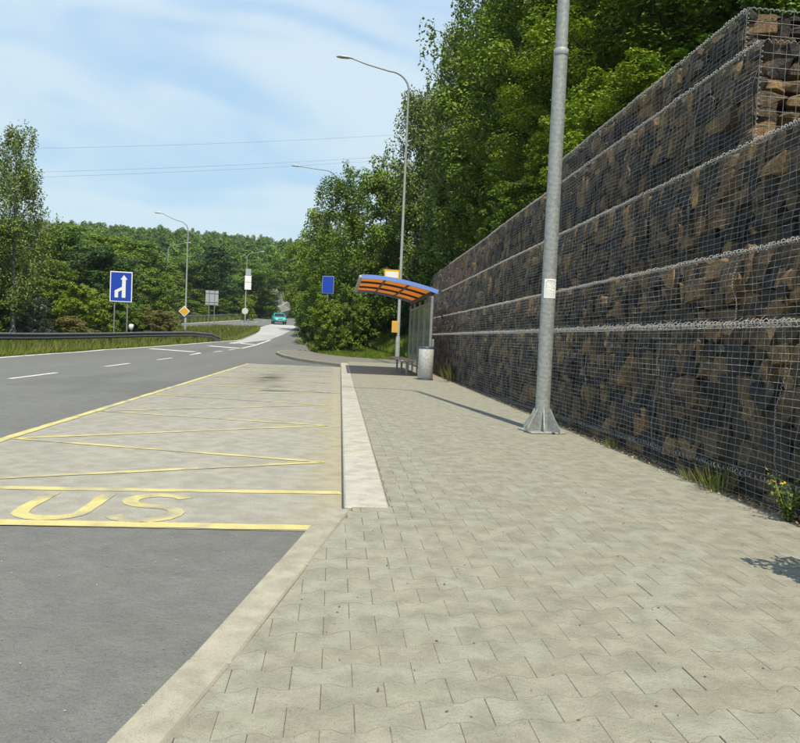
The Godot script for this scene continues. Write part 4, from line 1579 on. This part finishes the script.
# ------------------------------------------------------------------ planting
func make_trees() -> void:
	protos.broad = grow(1, 6.0, 0.16, "round", 24, 8, 115, 0.18)
	protos.broad_b = grow(2, 6.4, 0.10, "round", 26, 8, 110, 0.18)
	protos.loose = grow(3, 5.4, 0.20, "round", 22, 7, 110, 0.165)
	protos.near = grow(4, 6.0, 0.12, "round", 34, 9, 165, 0.115)
	protos.birch = grow(5, 4.0, 0.22, "spire", 32, 5, 116, 0.12)
	protos.birch_b = grow(6, 3.6, 0.16, "spire", 30, 5, 120, 0.12)
	protos.cone = grow(7, 5.0, 0.05, "cone", 30, 6, 60, 0.20)
	protos.bush = grow(8, 10.0, 0.06, "bush", 22, 7, 90, 0.30)
	protos.bush_b = grow(9, 11.0, 0.05, "bush", 20, 7, 90, 0.32)
	protos.far = grow(10, 6.5, 0.10, "round", 12, 5, 32, 0.42)
	protos.far_cone = grow(11, 4.6, 0.05, "cone", 14, 4, 30, 0.42)
	# [name, shape, leaves, bark, x, d, top, width, label, group]
	var g_left := "trees behind the guardrail"
	var g_far := "trees beyond the second carriageway"
	var g_right := "trees on the bank above the wall"
	var g_bush := "bushes behind the guardrail"
	var list := [
		["birch_tree", "birch", "leaf_birch", "birch_bark", -15.8, 38, 11.0, 3.5, "tall loose birch at the left edge, rising above its neighbours", ""],
		["broadleaf_tree", "broad", "leaf_mid", "bark", -18.2, 36, 7.6, 5.6, "dense green tree cut by the left edge, under the birch", ""],
		["broadleaf_tree", "broad_b", "leaf_mid", "bark", -18.8, 44, 6.4, 5.6, "round green tree beside the foot of the left birch", ""],
		["broadleaf_tree", "broad", "leaf_mid", "bark", -22.2, 62, 9.4, 8.5, "leafy green tree behind the guardrail and its bushes", g_left],
		["broadleaf_tree", "broad_b", "leaf", "bark", -21.2, 70, 9.8, 8.6, "leafy green tree behind the guardrail and its bushes", g_left],
		["broadleaf_tree", "loose", "leaf", "bark", -18.9, 50, 5.6, 5.0, "leafy green tree behind the guardrail and its bushes", g_left],
		["broadleaf_tree", "broad", "leaf_dark", "bark", -17.2, 56, 7.2, 6.2, "leafy green tree behind the guardrail and its bushes", g_left],
		["broadleaf_tree", "broad_b", "leaf_mid", "bark", -22.0, 85, 11.2, 9.8, "leafy green tree behind the guardrail and its bushes", g_left],
		["broadleaf_tree", "broad", "leaf", "bark", -26.5, 98, 10.6, 8.0, "leafy green tree behind the guardrail and its bushes", g_left],
		["broadleaf_tree", "loose", "leaf_mid", "bark", -27.0, 76, 10.4, 8.0, "leafy green tree behind the guardrail and its bushes", g_left],
		["broadleaf_tree", "broad", "leaf_mid", "bark", -26.0, 55, 9.0, 8.0, "leafy green tree behind the guardrail and its bushes", g_left],
		["pale_shrub", "bush", "leaf_pale", "bark", -15.9, 40, 2.9, 3.2, "silvery pale shrub left of the blue arrow sign", ""],
		["roadside_bush", "bush_b", "leaf_bright", "bark", -15.3, 47, 3.7, 4.2, "light green bush just left of the blue arrow sign", ""],
		["roadside_bush", "bush", "leaf_red", "bark", -14.9, 43, 1.7, 3.4, "low yellowish dry bush along the guardrail", ""],
		["roadside_bush", "bush", "leaf_dark", "bark", -15.4, 52, 4.0, 4.0, "dark green bush between guardrail and trees", g_bush],
		["roadside_bush", "bush_b", "leaf_mid", "bark", -13.6, 51, 2.9, 3.2, "dark green bush between guardrail and trees", g_bush],
		["roadside_bush", "bush_b", "leaf_mid", "bark", -17.6, 38, 3.6, 4.0, "green bush at the left edge above the road", ""],
		["red_shrub", "bush", "leaf_red", "bark", -12.2, 52, 2.6, 3.6, "reddish brown shrub near the yellow diamond sign", ""],
		["roadside_bush", "bush_b", "leaf_mid", "bark", -16.2, 66, 6.4, 5.4, "tall green bush between the blue arrow sign and the left lamp", ""],
		["rounded_tree", "bush", "leaf_birch", "bark", -21.5, 95, 9.0, 5.6, "greyish rounded tree left of the yellow diamond sign", ""],
		["conical_tree", "cone", "leaf_dark", "bark", -19.1, 118, 15.2, 9.4, "dark conical tree standing above the grey sign panel", ""],
		["broadleaf_tree", "broad", "leaf_mid", "bark", -23.6, 116, 12.6, 9.0, "green tree in the row beyond the second carriageway", g_far],
		["broadleaf_tree", "broad_b", "leaf_mid", "bark", -14.0, 128, 13.6, 10.0, "green tree in the row beyond the second carriageway", g_far],
		["broadleaf_tree", "loose", "leaf_mid", "bark", -13.0, 151, 15.6, 10.0, "green tree in the row beyond the second carriageway", g_far],
		["broadleaf_tree", "broad", "leaf", "bark", -27.6, 128, 13.6, 10.0, "green tree in the row beyond the second carriageway", g_far],
		["broadleaf_tree", "broad_b", "leaf_mid", "bark", -34.0, 122, 12.6, 10.0, "green tree in the row beyond the second carriageway", g_far],
		["broadleaf_tree", "broad", "leaf_mid", "bark", -42.0, 118, 13.0, 11.0, "green tree in the row beyond the second carriageway", g_far],
		["broadleaf_tree", "loose", "leaf", "bark", -36.0, 100, 12.0, 9.0, "green tree in the row beyond the second carriageway", g_far],
		["broadleaf_tree", "broad", "leaf_mid", "bark", -3.0, 156, 17.6, 13.0, "green tree in the row beyond the second carriageway", g_far],
		["broadleaf_tree", "broad_b", "leaf_dark", "bark", -19.0, 138, 14.6, 10.0, "green tree in the row beyond the second carriageway", g_far],
		["roadside_bush", "bush", "leaf", "bark", -21.0, 108, 5.6, 6.4, "bush along the far side of the second carriageway", "bushes beyond the second carriageway"],
		["roadside_bush", "bush_b", "leaf_mid", "bark", -18.0, 114, 6.2, 6.0, "bush along the far side of the second carriageway", "bushes beyond the second carriageway"],
		["roadside_bush", "bush", "leaf_mid", "bark", -15.6, 122, 7.0, 6.0, "bush along the far side of the second carriageway", "bushes beyond the second carriageway"],
		["roadside_bush", "bush_b", "leaf", "bark", -13.4, 131, 8.0, 6.6, "bush along the far side of the second carriageway", "bushes beyond the second carriageway"],
		["roadside_bush", "bush", "leaf_bright", "bark", -13.2, 112, 6.6, 3.2, "small bright bush beside the round sign", ""],
		# bank on the right
		["birch_tree", "birch", "leaf_birch", "birch_bark", 6.5, 36, 20.0, 5.8, "tallest birch on the bank, its top leaving the picture", ""],
		["birch_tree", "birch_b", "leaf_birch", "birch_bark", 4.9, 45, 17.4, 4.4, "slender birch whose tip stands beside the slender lamp's arm", ""],
		["birch_tree", "birch", "leaf_birch", "birch_bark", 6.8, 46, 20.6, 5.4, "birch on the bank between the two lamp poles", ""],
		["broadleaf_tree", "broad", "leaf", "bark", 3.1, 51, 13.8, 6.0, "broadleaf tree behind the slender lamp", ""],
		["weeping_tree", "birch_b", "leaf_mid", "birch_bark", 0.5, 47.5, 12.4, 4.6, "weeping dark tree left of the bus shelter roof", ""],
		["broadleaf_tree", "broad_b", "leaf", "bark", -1.3, 62, 12.0, 5.6, "green tree left of the weeping tree", ""],
		["broadleaf_tree", "broad", "leaf", "bark", -2.9, 78, 12.0, 6.0, "farthest tree of the bank, where the road vanishes", ""],
		["broadleaf_tree", "loose", "leaf_mid", "bark", -1.1, 53, 7.0, 4.2, "small tree at the road edge below the blue sign", ""],
		["roadside_bush", "bush", "leaf_mid", "bark", -1.7, 55, 3.6, 3.2, "bush at the right road edge below the farthest bank trees", ""],
		["roadside_bush", "bush", "leaf", "bark", -0.55, 43.0, 3.5, 2.9, "bush hiding the post of the narrow blue sign", ""],
		["roadside_bush", "bush_b", "leaf_mid", "bark", 0.9, 44.2, 4.2, 3.0, "leafy bush between the narrow blue sign and the shelter roof", ""],
		["roadside_bush", "bush_b", "leaf", "bark", 2.6, 49, 3.8, 4.2, "bush behind the grass beside the shelter", ""],
		["roadside_bush", "bush", "leaf_dark", "bark", 0.4, 49.5, 3.6, 3.8, "dark bush under the weeping tree", ""],
		["broadleaf_tree", "broad_b", "leaf_mid", "bark", 4.9, 46, 11.0, 5.6, "green tree just right of the slender lamp pole", g_right],
		["broadleaf_tree", "broad", "leaf_mid", "bark", 6.6, 40, 12.8, 5.8, "green tree on the bank under the tallest birch", g_right],
		["broadleaf_tree", "broad_b", "leaf", "bark", 7.0, 31, 15.8, 6.6, "tall green tree between the tallest birch and the thick lamp post", g_right],
		["broadleaf_tree", "near", "leaf", "bark", 7.8, 27, 16.3, 6.8, "tall green tree right behind the upper part of the thick lamp post", g_right],
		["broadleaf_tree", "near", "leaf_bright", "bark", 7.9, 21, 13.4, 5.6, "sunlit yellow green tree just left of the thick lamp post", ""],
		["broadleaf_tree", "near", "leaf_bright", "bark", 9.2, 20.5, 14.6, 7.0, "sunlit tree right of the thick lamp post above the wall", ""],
		["broadleaf_tree", "near", "leaf_mid", "bark", 11.2, 19, 16.5, 8.0, "tall tree above the stepped end of the wall", ""],
		["broadleaf_tree", "near", "leaf_mid", "bark", 13.0, 15, 17.0, 8.0, "tall tree at the right edge behind the orange stones", ""],
		["broadleaf_tree", "near", "leaf_mid", "bark", 13.6, 21, 18.5, 9.0, "dark tree deep in the wood at upper right", "trees of the upper right wood"],
		["broadleaf_tree", "near", "leaf_mid", "bark", 10.4, 25, 17.5, 8.0, "dark tree deep in the wood at upper right", "trees of the upper right wood"],
		["broadleaf_tree", "near", "leaf_mid", "bark", 10.0, 31, 18.5, 8.0, "dark tree deep in the wood at upper right", "trees of the upper right wood"],
		["broadleaf_tree", "broad", "leaf_mid", "bark", 10.5, 38, 19.5, 8.0, "dark tree deep in the wood at upper right", "trees of the upper right wood"],
		["broadleaf_tree", "broad_b", "leaf_mid", "bark", 9.0, 48, 19.0, 8.0, "green tree standing behind the tallest birch", g_right],
		["broadleaf_tree", "near", "leaf_bright", "bark", 7.4, 24, 11.0, 4.6, "small yellow green tree behind the thick lamp post", g_right],
		["broadleaf_tree", "near", "leaf", "bark", 7.2, 29, 11.0, 4.6, "low green tree on the bank over the middle of the wall", g_right],
		["broadleaf_tree", "loose", "leaf", "bark", 6.8, 33, 10.0, 4.6, "small green tree above the far end of the wall", g_right],
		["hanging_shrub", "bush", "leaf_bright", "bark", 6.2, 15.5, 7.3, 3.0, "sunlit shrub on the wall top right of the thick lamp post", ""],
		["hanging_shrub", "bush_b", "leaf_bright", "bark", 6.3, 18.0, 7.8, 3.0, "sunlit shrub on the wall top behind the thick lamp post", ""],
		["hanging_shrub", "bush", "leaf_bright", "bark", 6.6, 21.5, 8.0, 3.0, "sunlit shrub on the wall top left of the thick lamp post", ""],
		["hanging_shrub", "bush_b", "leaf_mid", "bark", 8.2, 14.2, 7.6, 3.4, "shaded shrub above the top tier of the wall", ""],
	]
	for i in list.size():
		var q: Array = list[i]
		add_tree(q[0], q[1], q[2], q[3], q[4], q[5], q[6], q[7], i * 1.9, q[8], "shrub" if "shrub" in q[0] or "bush" in q[0] else "tree", q[9])
	# red flowers of the shrub by the diamond sign
	# woods on the ridge: one mass
	rng.seed = 41
	var pl := {"far": [], "far_cone": []}
	var d := 150.0
	while d < 415.0:
		var x := -0.62 * d - 20.0
		while x < 0.16 * d + 14.0:
			var xx := x + rng.randf_range(-3, 3)
			var dd := d + rng.randf_range(-3, 3)
			var s := rng.randf_range(0.95, 1.45)
			pl["far_cone" if rng.randf() < 0.16 else "far"].append(stand(xx, ground_at(xx, dd) - 0.3, -dd, s))
			x += 6.5
		d += 7.0
	scatter("ridge_wood", protos.far.crown, M.leaf_mid, pl.far, "wooded ridge closing the valley under the sky", "wood")
	scatter("ridge_wood", protos.far_cone.crown, M.leaf_dark, pl.far_cone, "darker pointed trees scattered in the wooded ridge", "wood")
	# undergrowth filling the bank below the trees
	var pp := []
	for k in 210:
		var dd := rng.randf_range(9.0, 60.0)
		var u := rng.randf_range(1.0, 12.0)
		var x := bank_x(dd) + u
		if dd < 18.0 and u < 2.2: continue
		pp.append(stand(x, ground_at(x, dd) - 0.2, -dd, rng.randf_range(0.12, 0.26)))
	scatter("undergrowth", protos.bush.crown, M.leaf_mid, pp, "leafy undergrowth on the bank between the trunks", "undergrowth")
	pp = []
	for k in 130:
		var dd := rng.randf_range(36.0, 110.0)
		var x := -rng.randf_range(17.0, 60.0)
		if dd > 50.0 and x > piece(ROAD2_F, dd) - 3.0: continue
		if dd <= 50.0 and x > -18.0: continue
		if x > -21.0 and dd > 52.0: continue
		if x < piece(ROAD2_N, dd) + 1.0 and x > piece(ROAD2_F, dd) - 1.5: continue
		pp.append(stand(x, ground_at(x, dd) - 0.2, -dd, rng.randf_range(0.3, 0.5)))
	scatter("undergrowth", protos.bush_b.crown, M.leaf_mid, pp, "leafy undergrowth behind the guardrail trees", "undergrowth")

func make_grass() -> void:
	var ga := Color(0.15, 0.26, 0.03)
	var gb := Color(0.27, 0.33, 0.06)
	var tuft := tuft_mesh(26, 0.30, 0.16, 0.007, 61, ga, gb)
	var dry := tuft_mesh(26, 0.42, 0.15, 0.006, 62, Color(0.18, 0.26, 0.05), Color(0.34, 0.31, 0.11))
	rng.seed = 63
	var a := []
	var b := []
	# verge by the guardrail and the island behind it
	for k in 9000:
		var d := rng.randf_range(20.0, 76.0)
		var lo := piece(ROAD2_N, d) + 0.4
		var hi := piece(ROAD_L, d) - 0.15
		if d > 54.0: hi = minf(hi, -7.1 - 0.03 * (d - 54.0))
		if d < 50.0: lo = maxf(lo, -19.0)
		if hi <= lo: continue
		var x := hi - (hi - lo) * pow(rng.randf(), 1.6)
		var t := stand(x, ground_at(x, d), -d, rng.randf_range(0.7, 1.3))
		if rng.randf() < 0.4: b.append(t)
		else: a.append(t)
	# grass right of the nose, up to the bank
	for k in 6500:
		var d := rng.randf_range(36.5, 60.0)
		var hi := bank_x(d) + 1.5
		var lo := maxf(piece(ROAD_R, d) + 0.3, piece([[37.0, 3.6], [38.5, 0.8], [41.0, -0.85], [43.6, -1.6], [44.0, -9.0]], d))
		if hi <= lo: continue
		var x := rng.randf_range(lo, hi)
		a.append(stand(x, ground_at(x, d), -d, rng.randf_range(0.7, 1.2)))
	# far verge
	for k in 2500:
		var d := rng.randf_range(60.0, 138.0)
		var x := piece(ROAD2_F, d) - rng.randf_range(0.3, 6.0)
		b.append(stand(x, ground_at(x, d), -d, rng.randf_range(0.9, 1.8)))
	scatter("verge_grass", tuft, M.grass, a, "green grass of the verges and the traffic island", "grass")
	scatter("dry_grass", dry, M.grass, b, "tall dry grass mixed into the verges", "grass")
	# long grass hanging over the top of the wall
	var c := []
	for k in 420:
		var d := rng.randf_range(9.0, 33.0)
		var x := bank_x(d) + rng.randf_range(0.5, 2.2)
		c.append(stand(x, ground_at(x, d) - 0.1, -d, rng.randf_range(0.5, 1.1)))
	scatter("wall_top_grass", tuft, M.grass, c, "long grass growing behind the top of the wall", "grass")

func weed(x: float, d: float, s: float, sd: int, label: String, flowers := 0) -> void:
	var t := base("weed", Vector3(x, walk_y(x, d), -d))
	tag(t, label, "weed")
	rng.seed = sd
	var L := Leaves.new()
	var F := Leaves.new()
	for k in 16:
		var az := rng.randf() * TAU
		var h := s * rng.randf_range(0.4, 1.0)
		var tip := Vector3(cos(az) * h * 0.45 - 0.02, h, sin(az) * h * 0.45)
		for j in 11:
			var p := Vector3.ZERO.lerp(tip, j / 10.0)
			p.y += 0.05 * s * sin(j * 0.3)
			var q := rng.randf_range(0.7, 1.2)
			clump(L, p, Vector3(0.015, 0.015, 0.015), 2, 0.05 * s + 0.012, Color(q, q, q))
		L.leaf(Vector3.ZERO, tip.normalized(), tip.normalized().cross(Vector3(0.3, 0.1, 0.9)).normalized(), h, 0.003, Color(0.9, 0.9, 0.8))
		if k < flowers: clump(F, tip + Vector3(0, 0.01, 0), Vector3(0.018, 0.008, 0.018), 10, 0.016, Color(1, 1, 1))
	if flowers == 0:
		put("blades", tuft_mesh(70, s * 1.1, s * 0.6, 0.0016, sd, Color(0.16, 0.24, 0.04), Color(0.42, 0.36, 0.15)), M.grass, t)
		return
	put("leaves", L.mesh(), M.leaf_birch, t)
	if flowers: put("flowers", F.mesh(), leaf_mat(lin(0.75, 0.52, 0.02), lin(0.2, 0.15, 0.01)), t)

func make_litter() -> void:
	weed(2.93, 5.35, 0.20, 1, "grassy weed tuft at the wall foot near the right edge")
	weed(2.95, 5.75, 0.13, 2, "small weed at the wall foot left of the larger tuft")
	weed(2.93, 4.45, 0.30, 3, "leafy weed with yellow flowers at the right edge", 4)
	weed(2.98, 7.6, 0.10, 4, "tiny weed at the wall foot halfway to the lamp post")
	weed(3.10, 19.2, 0.45, 5, "tall weed between the litter bin and the wall")
	add_tree("hanging_shrub", "bush", "leaf", "bark", 2.68, 2.75, 1.35, 1.3, 0.6, "leafy shrub at the wall foot whose leaf shadows reach in at right", "shrub")
	# leaves blown against the foot of the wall
	rng.seed = 17
	var L := Leaves.new()
	for k in 3200:
		var d := 2.0 + 22.0 * pow(rng.randf(), 1.5)
		var x := wall_x(d) - 0.02 - absf(rng.randfn(0.0, 0.07))
		var c := Color(0.40, 0.19, 0.06).lerp(Color(0.46, 0.36, 0.20), rng.randf())
		if rng.randf() < 0.25: c = Color(0.12, 0.09, 0.05)
		var ax := Vector3(rng.randf_range(-1, 1), rng.randf_range(-0.1, 0.35), rng.randf_range(-1, 1)).normalized()
		L.leaf(Vector3(x, walk_y(x, d) + 0.004 + rng.randf() * 0.01, -d), ax, ax.cross(Vector3(rng.randf_range(-0.4, 0.4), 1, 0)).normalized(), rng.randf_range(0.012, 0.045), rng.randf_range(0.005, 0.012), c)
	# a few by the kerb end and on the pavement
	for k in 330:
		var p := Vector2(0.03 + rng.randfn(0, 0.03), 4.62 + absf(rng.randfn(0, 0.09)))
		if k > 55: p = Vector2(rng.randf_range(-0.4, 2.9), 2.0 + 8.0 * pow(rng.randf(), 1.3))
		var yy := walk_y(p.x, p.y) + 0.003 if k > 55 else 0.012
		if k > 55 and p.x < kerb_x(p.y) + 0.2: continue
		var ax := Vector3(rng.randf_range(-1, 1), rng.randf_range(0, 0.2), rng.randf_range(-1, 1)).normalized()
		var v := rng.randf_range(0.4, 1.0)
		L.leaf(Vector3(p.x, yy, -p.y), ax, ax.cross(Vector3.UP).normalized(), rng.randf_range(0.005, 0.018), rng.randf_range(0.002, 0.006), Color(0.24 * v, 0.16 * v, 0.08 * v))
	# grit and crumbs lying on the asphalt
	for k in 160:
		var p := Vector2(rng.randf_range(-2.6, -0.3), rng.randf_range(2.0, 4.4))
		if p.x > kerb_x(p.y) - 0.05: continue
		var ax := Vector3(rng.randf_range(-1, 1), rng.randf_range(0, 0.3), rng.randf_range(-1, 1)).normalized()
		var v := rng.randf_range(0.2, 1.0)
		L.leaf(Vector3(p.x, 0.004, -p.y), ax, ax.cross(Vector3.UP).normalized(), rng.randf_range(0.004, 0.011), rng.randf_range(0.002, 0.004), Color(0.5 * v, 0.46 * v, 0.38 * v))
	tag(put("leaf_litter", L.mesh(), M.litter), "dry brown leaves gathered along the wall foot and kerb", "leaf litter", "", "stuff")
	# soil strip at the wall foot
	var st := mb(true)
	var prev := []
	var d := 1.0
	while d < 26.0:
		var w := 0.05 + 0.045 * noise.get_noise_1d(d * 160.0) + 0.03 * noise.get_noise_1d(d * 40.0)
		var x := wall_x(d)
		var row := [Vector3(x - maxf(w, 0.012), walk_y(x, d) + 0.001, -d), Vector3(x + 0.04, walk_y(x, d) + 0.03, -d)]
		if prev: quad(st, prev[0], row[0], row[1], prev[1])
		prev = row
		d += 0.06
	tag(build(st, "soil_strip", M.dirt), "strip of brown soil washed out at the wall foot", "soil", "", "structure")

# ------------------------------------------------------------------
func _ready() -> void:
	# camera
	var cam := Camera3D.new()
	cam.name = "camera"
	add_child(cam)
	cam.position = Vector3(0, 1.20, 0)
	cam.rotation_order = EULER_ORDER_YXZ
	cam.rotation_degrees = Vector3(-2.45, -5.13, 2.5)
	cam.fov = rad_to_deg(2.0 * atan(371.5 / 740.0))
	cam.near = 0.05
	cam.far = 2000.0
	cam.current = true
	# sky and sun
	var we := WorldEnvironment.new()
	we.name = "world"
	var env := Environment.new()
	env.background_mode = Environment.BG_SKY
	env.sky = make_sky()
	env.tonemap_mode = Environment.TONE_MAPPER_LINEAR
	env.tonemap_exposure = 1.14
	env.fog_enabled = true
	env.fog_density = 0.0002
	env.fog_light_color = Color(0.80, 0.88, 0.95)
	env.sdfgi_enabled = true
	env.ssao_enabled = true
	env.ssil_enabled = true
	we.environment = env
	add_child(we)
	var sun := DirectionalLight3D.new()
	sun.name = "sun"
	add_child(sun)
	var el := deg_to_rad(61.0)
	var az := deg_to_rad(7.3)
	var to_sun := Vector3(sin(az) * cos(el), sin(el), cos(az) * cos(el))
	sun.look_at_from_position(to_sun * 50.0, Vector3.ZERO, Vector3.UP)
	sun.light_energy = 1.6
	sun.light_color = Color(1.0, 0.95, 0.86)
	sun.light_angular_distance = 0.5
	sun.shadow_enabled = true

	noise.seed = 4
	noise.noise_type = FastNoiseLite.TYPE_SIMPLEX
	noise.frequency = 0.02
	noise.fractal_octaves = 3
	make_materials()
	make_ground()
	make_road()
	make_pavement()
	make_kerbs()
	make_wall()
	make_near_post()
	curved_lamp(2.72, 32.0, 12.75, 3.0, 0.42, 0.0, 0.10, "slender lamp with long curved arm rising behind the bus shelter")
	curved_lamp(-0.25, 51.0, 12.6, 3.0, 0.15, 0.0, 0.09, "lamp whose arm reaches out of the bank trees")
	curved_lamp(-11.85, 60.0, 9.95, 2.5, 0.5, 0.0, 0.10, "left lamp with the yellow diamond sign on its pole")
	curved_lamp(-20.0, 90.0, 11.4, 2.5, 0.3, PI, 0.10, "far lamp half hidden by trees, arm toward the right")
	curved_lamp(-12.0, 100.0, 12.0, 2.2, 0.2, PI, 0.10, "farthest left lamp carrying white boards on its pole")
	make_shelter()
	make_signs()
	guardrail([Vector3(-14.6, 26.0, 0.62), Vector3(-13.9, 33.5, 0.62), Vector3(-12.9, 38.5, 0.62), Vector3(-11.2, 44.0, 0.60), Vector3(-9.2, 48.4, 0.56), Vector3(-8.2, 50.2, 0.42), Vector3(-7.75, 51.0, 0.16)], 1.0, "dark steel guardrail on the left verge, its end sloping into the grass")
	guardrail([Vector3(-27.5, 52.0, 0.62), Vector3(-24.0, 66.0, 0.62), Vector3(-18.4, 87.0, 0.62), Vector3(-16.0, 106.0, 0.62), Vector3(-14.2, 132.0, 0.62)], 1.0, "far guardrail behind the second carriageway")
	make_car()
	make_rock_face()
	make_wires()
	make_trees()
	make_grass()
	make_litter()
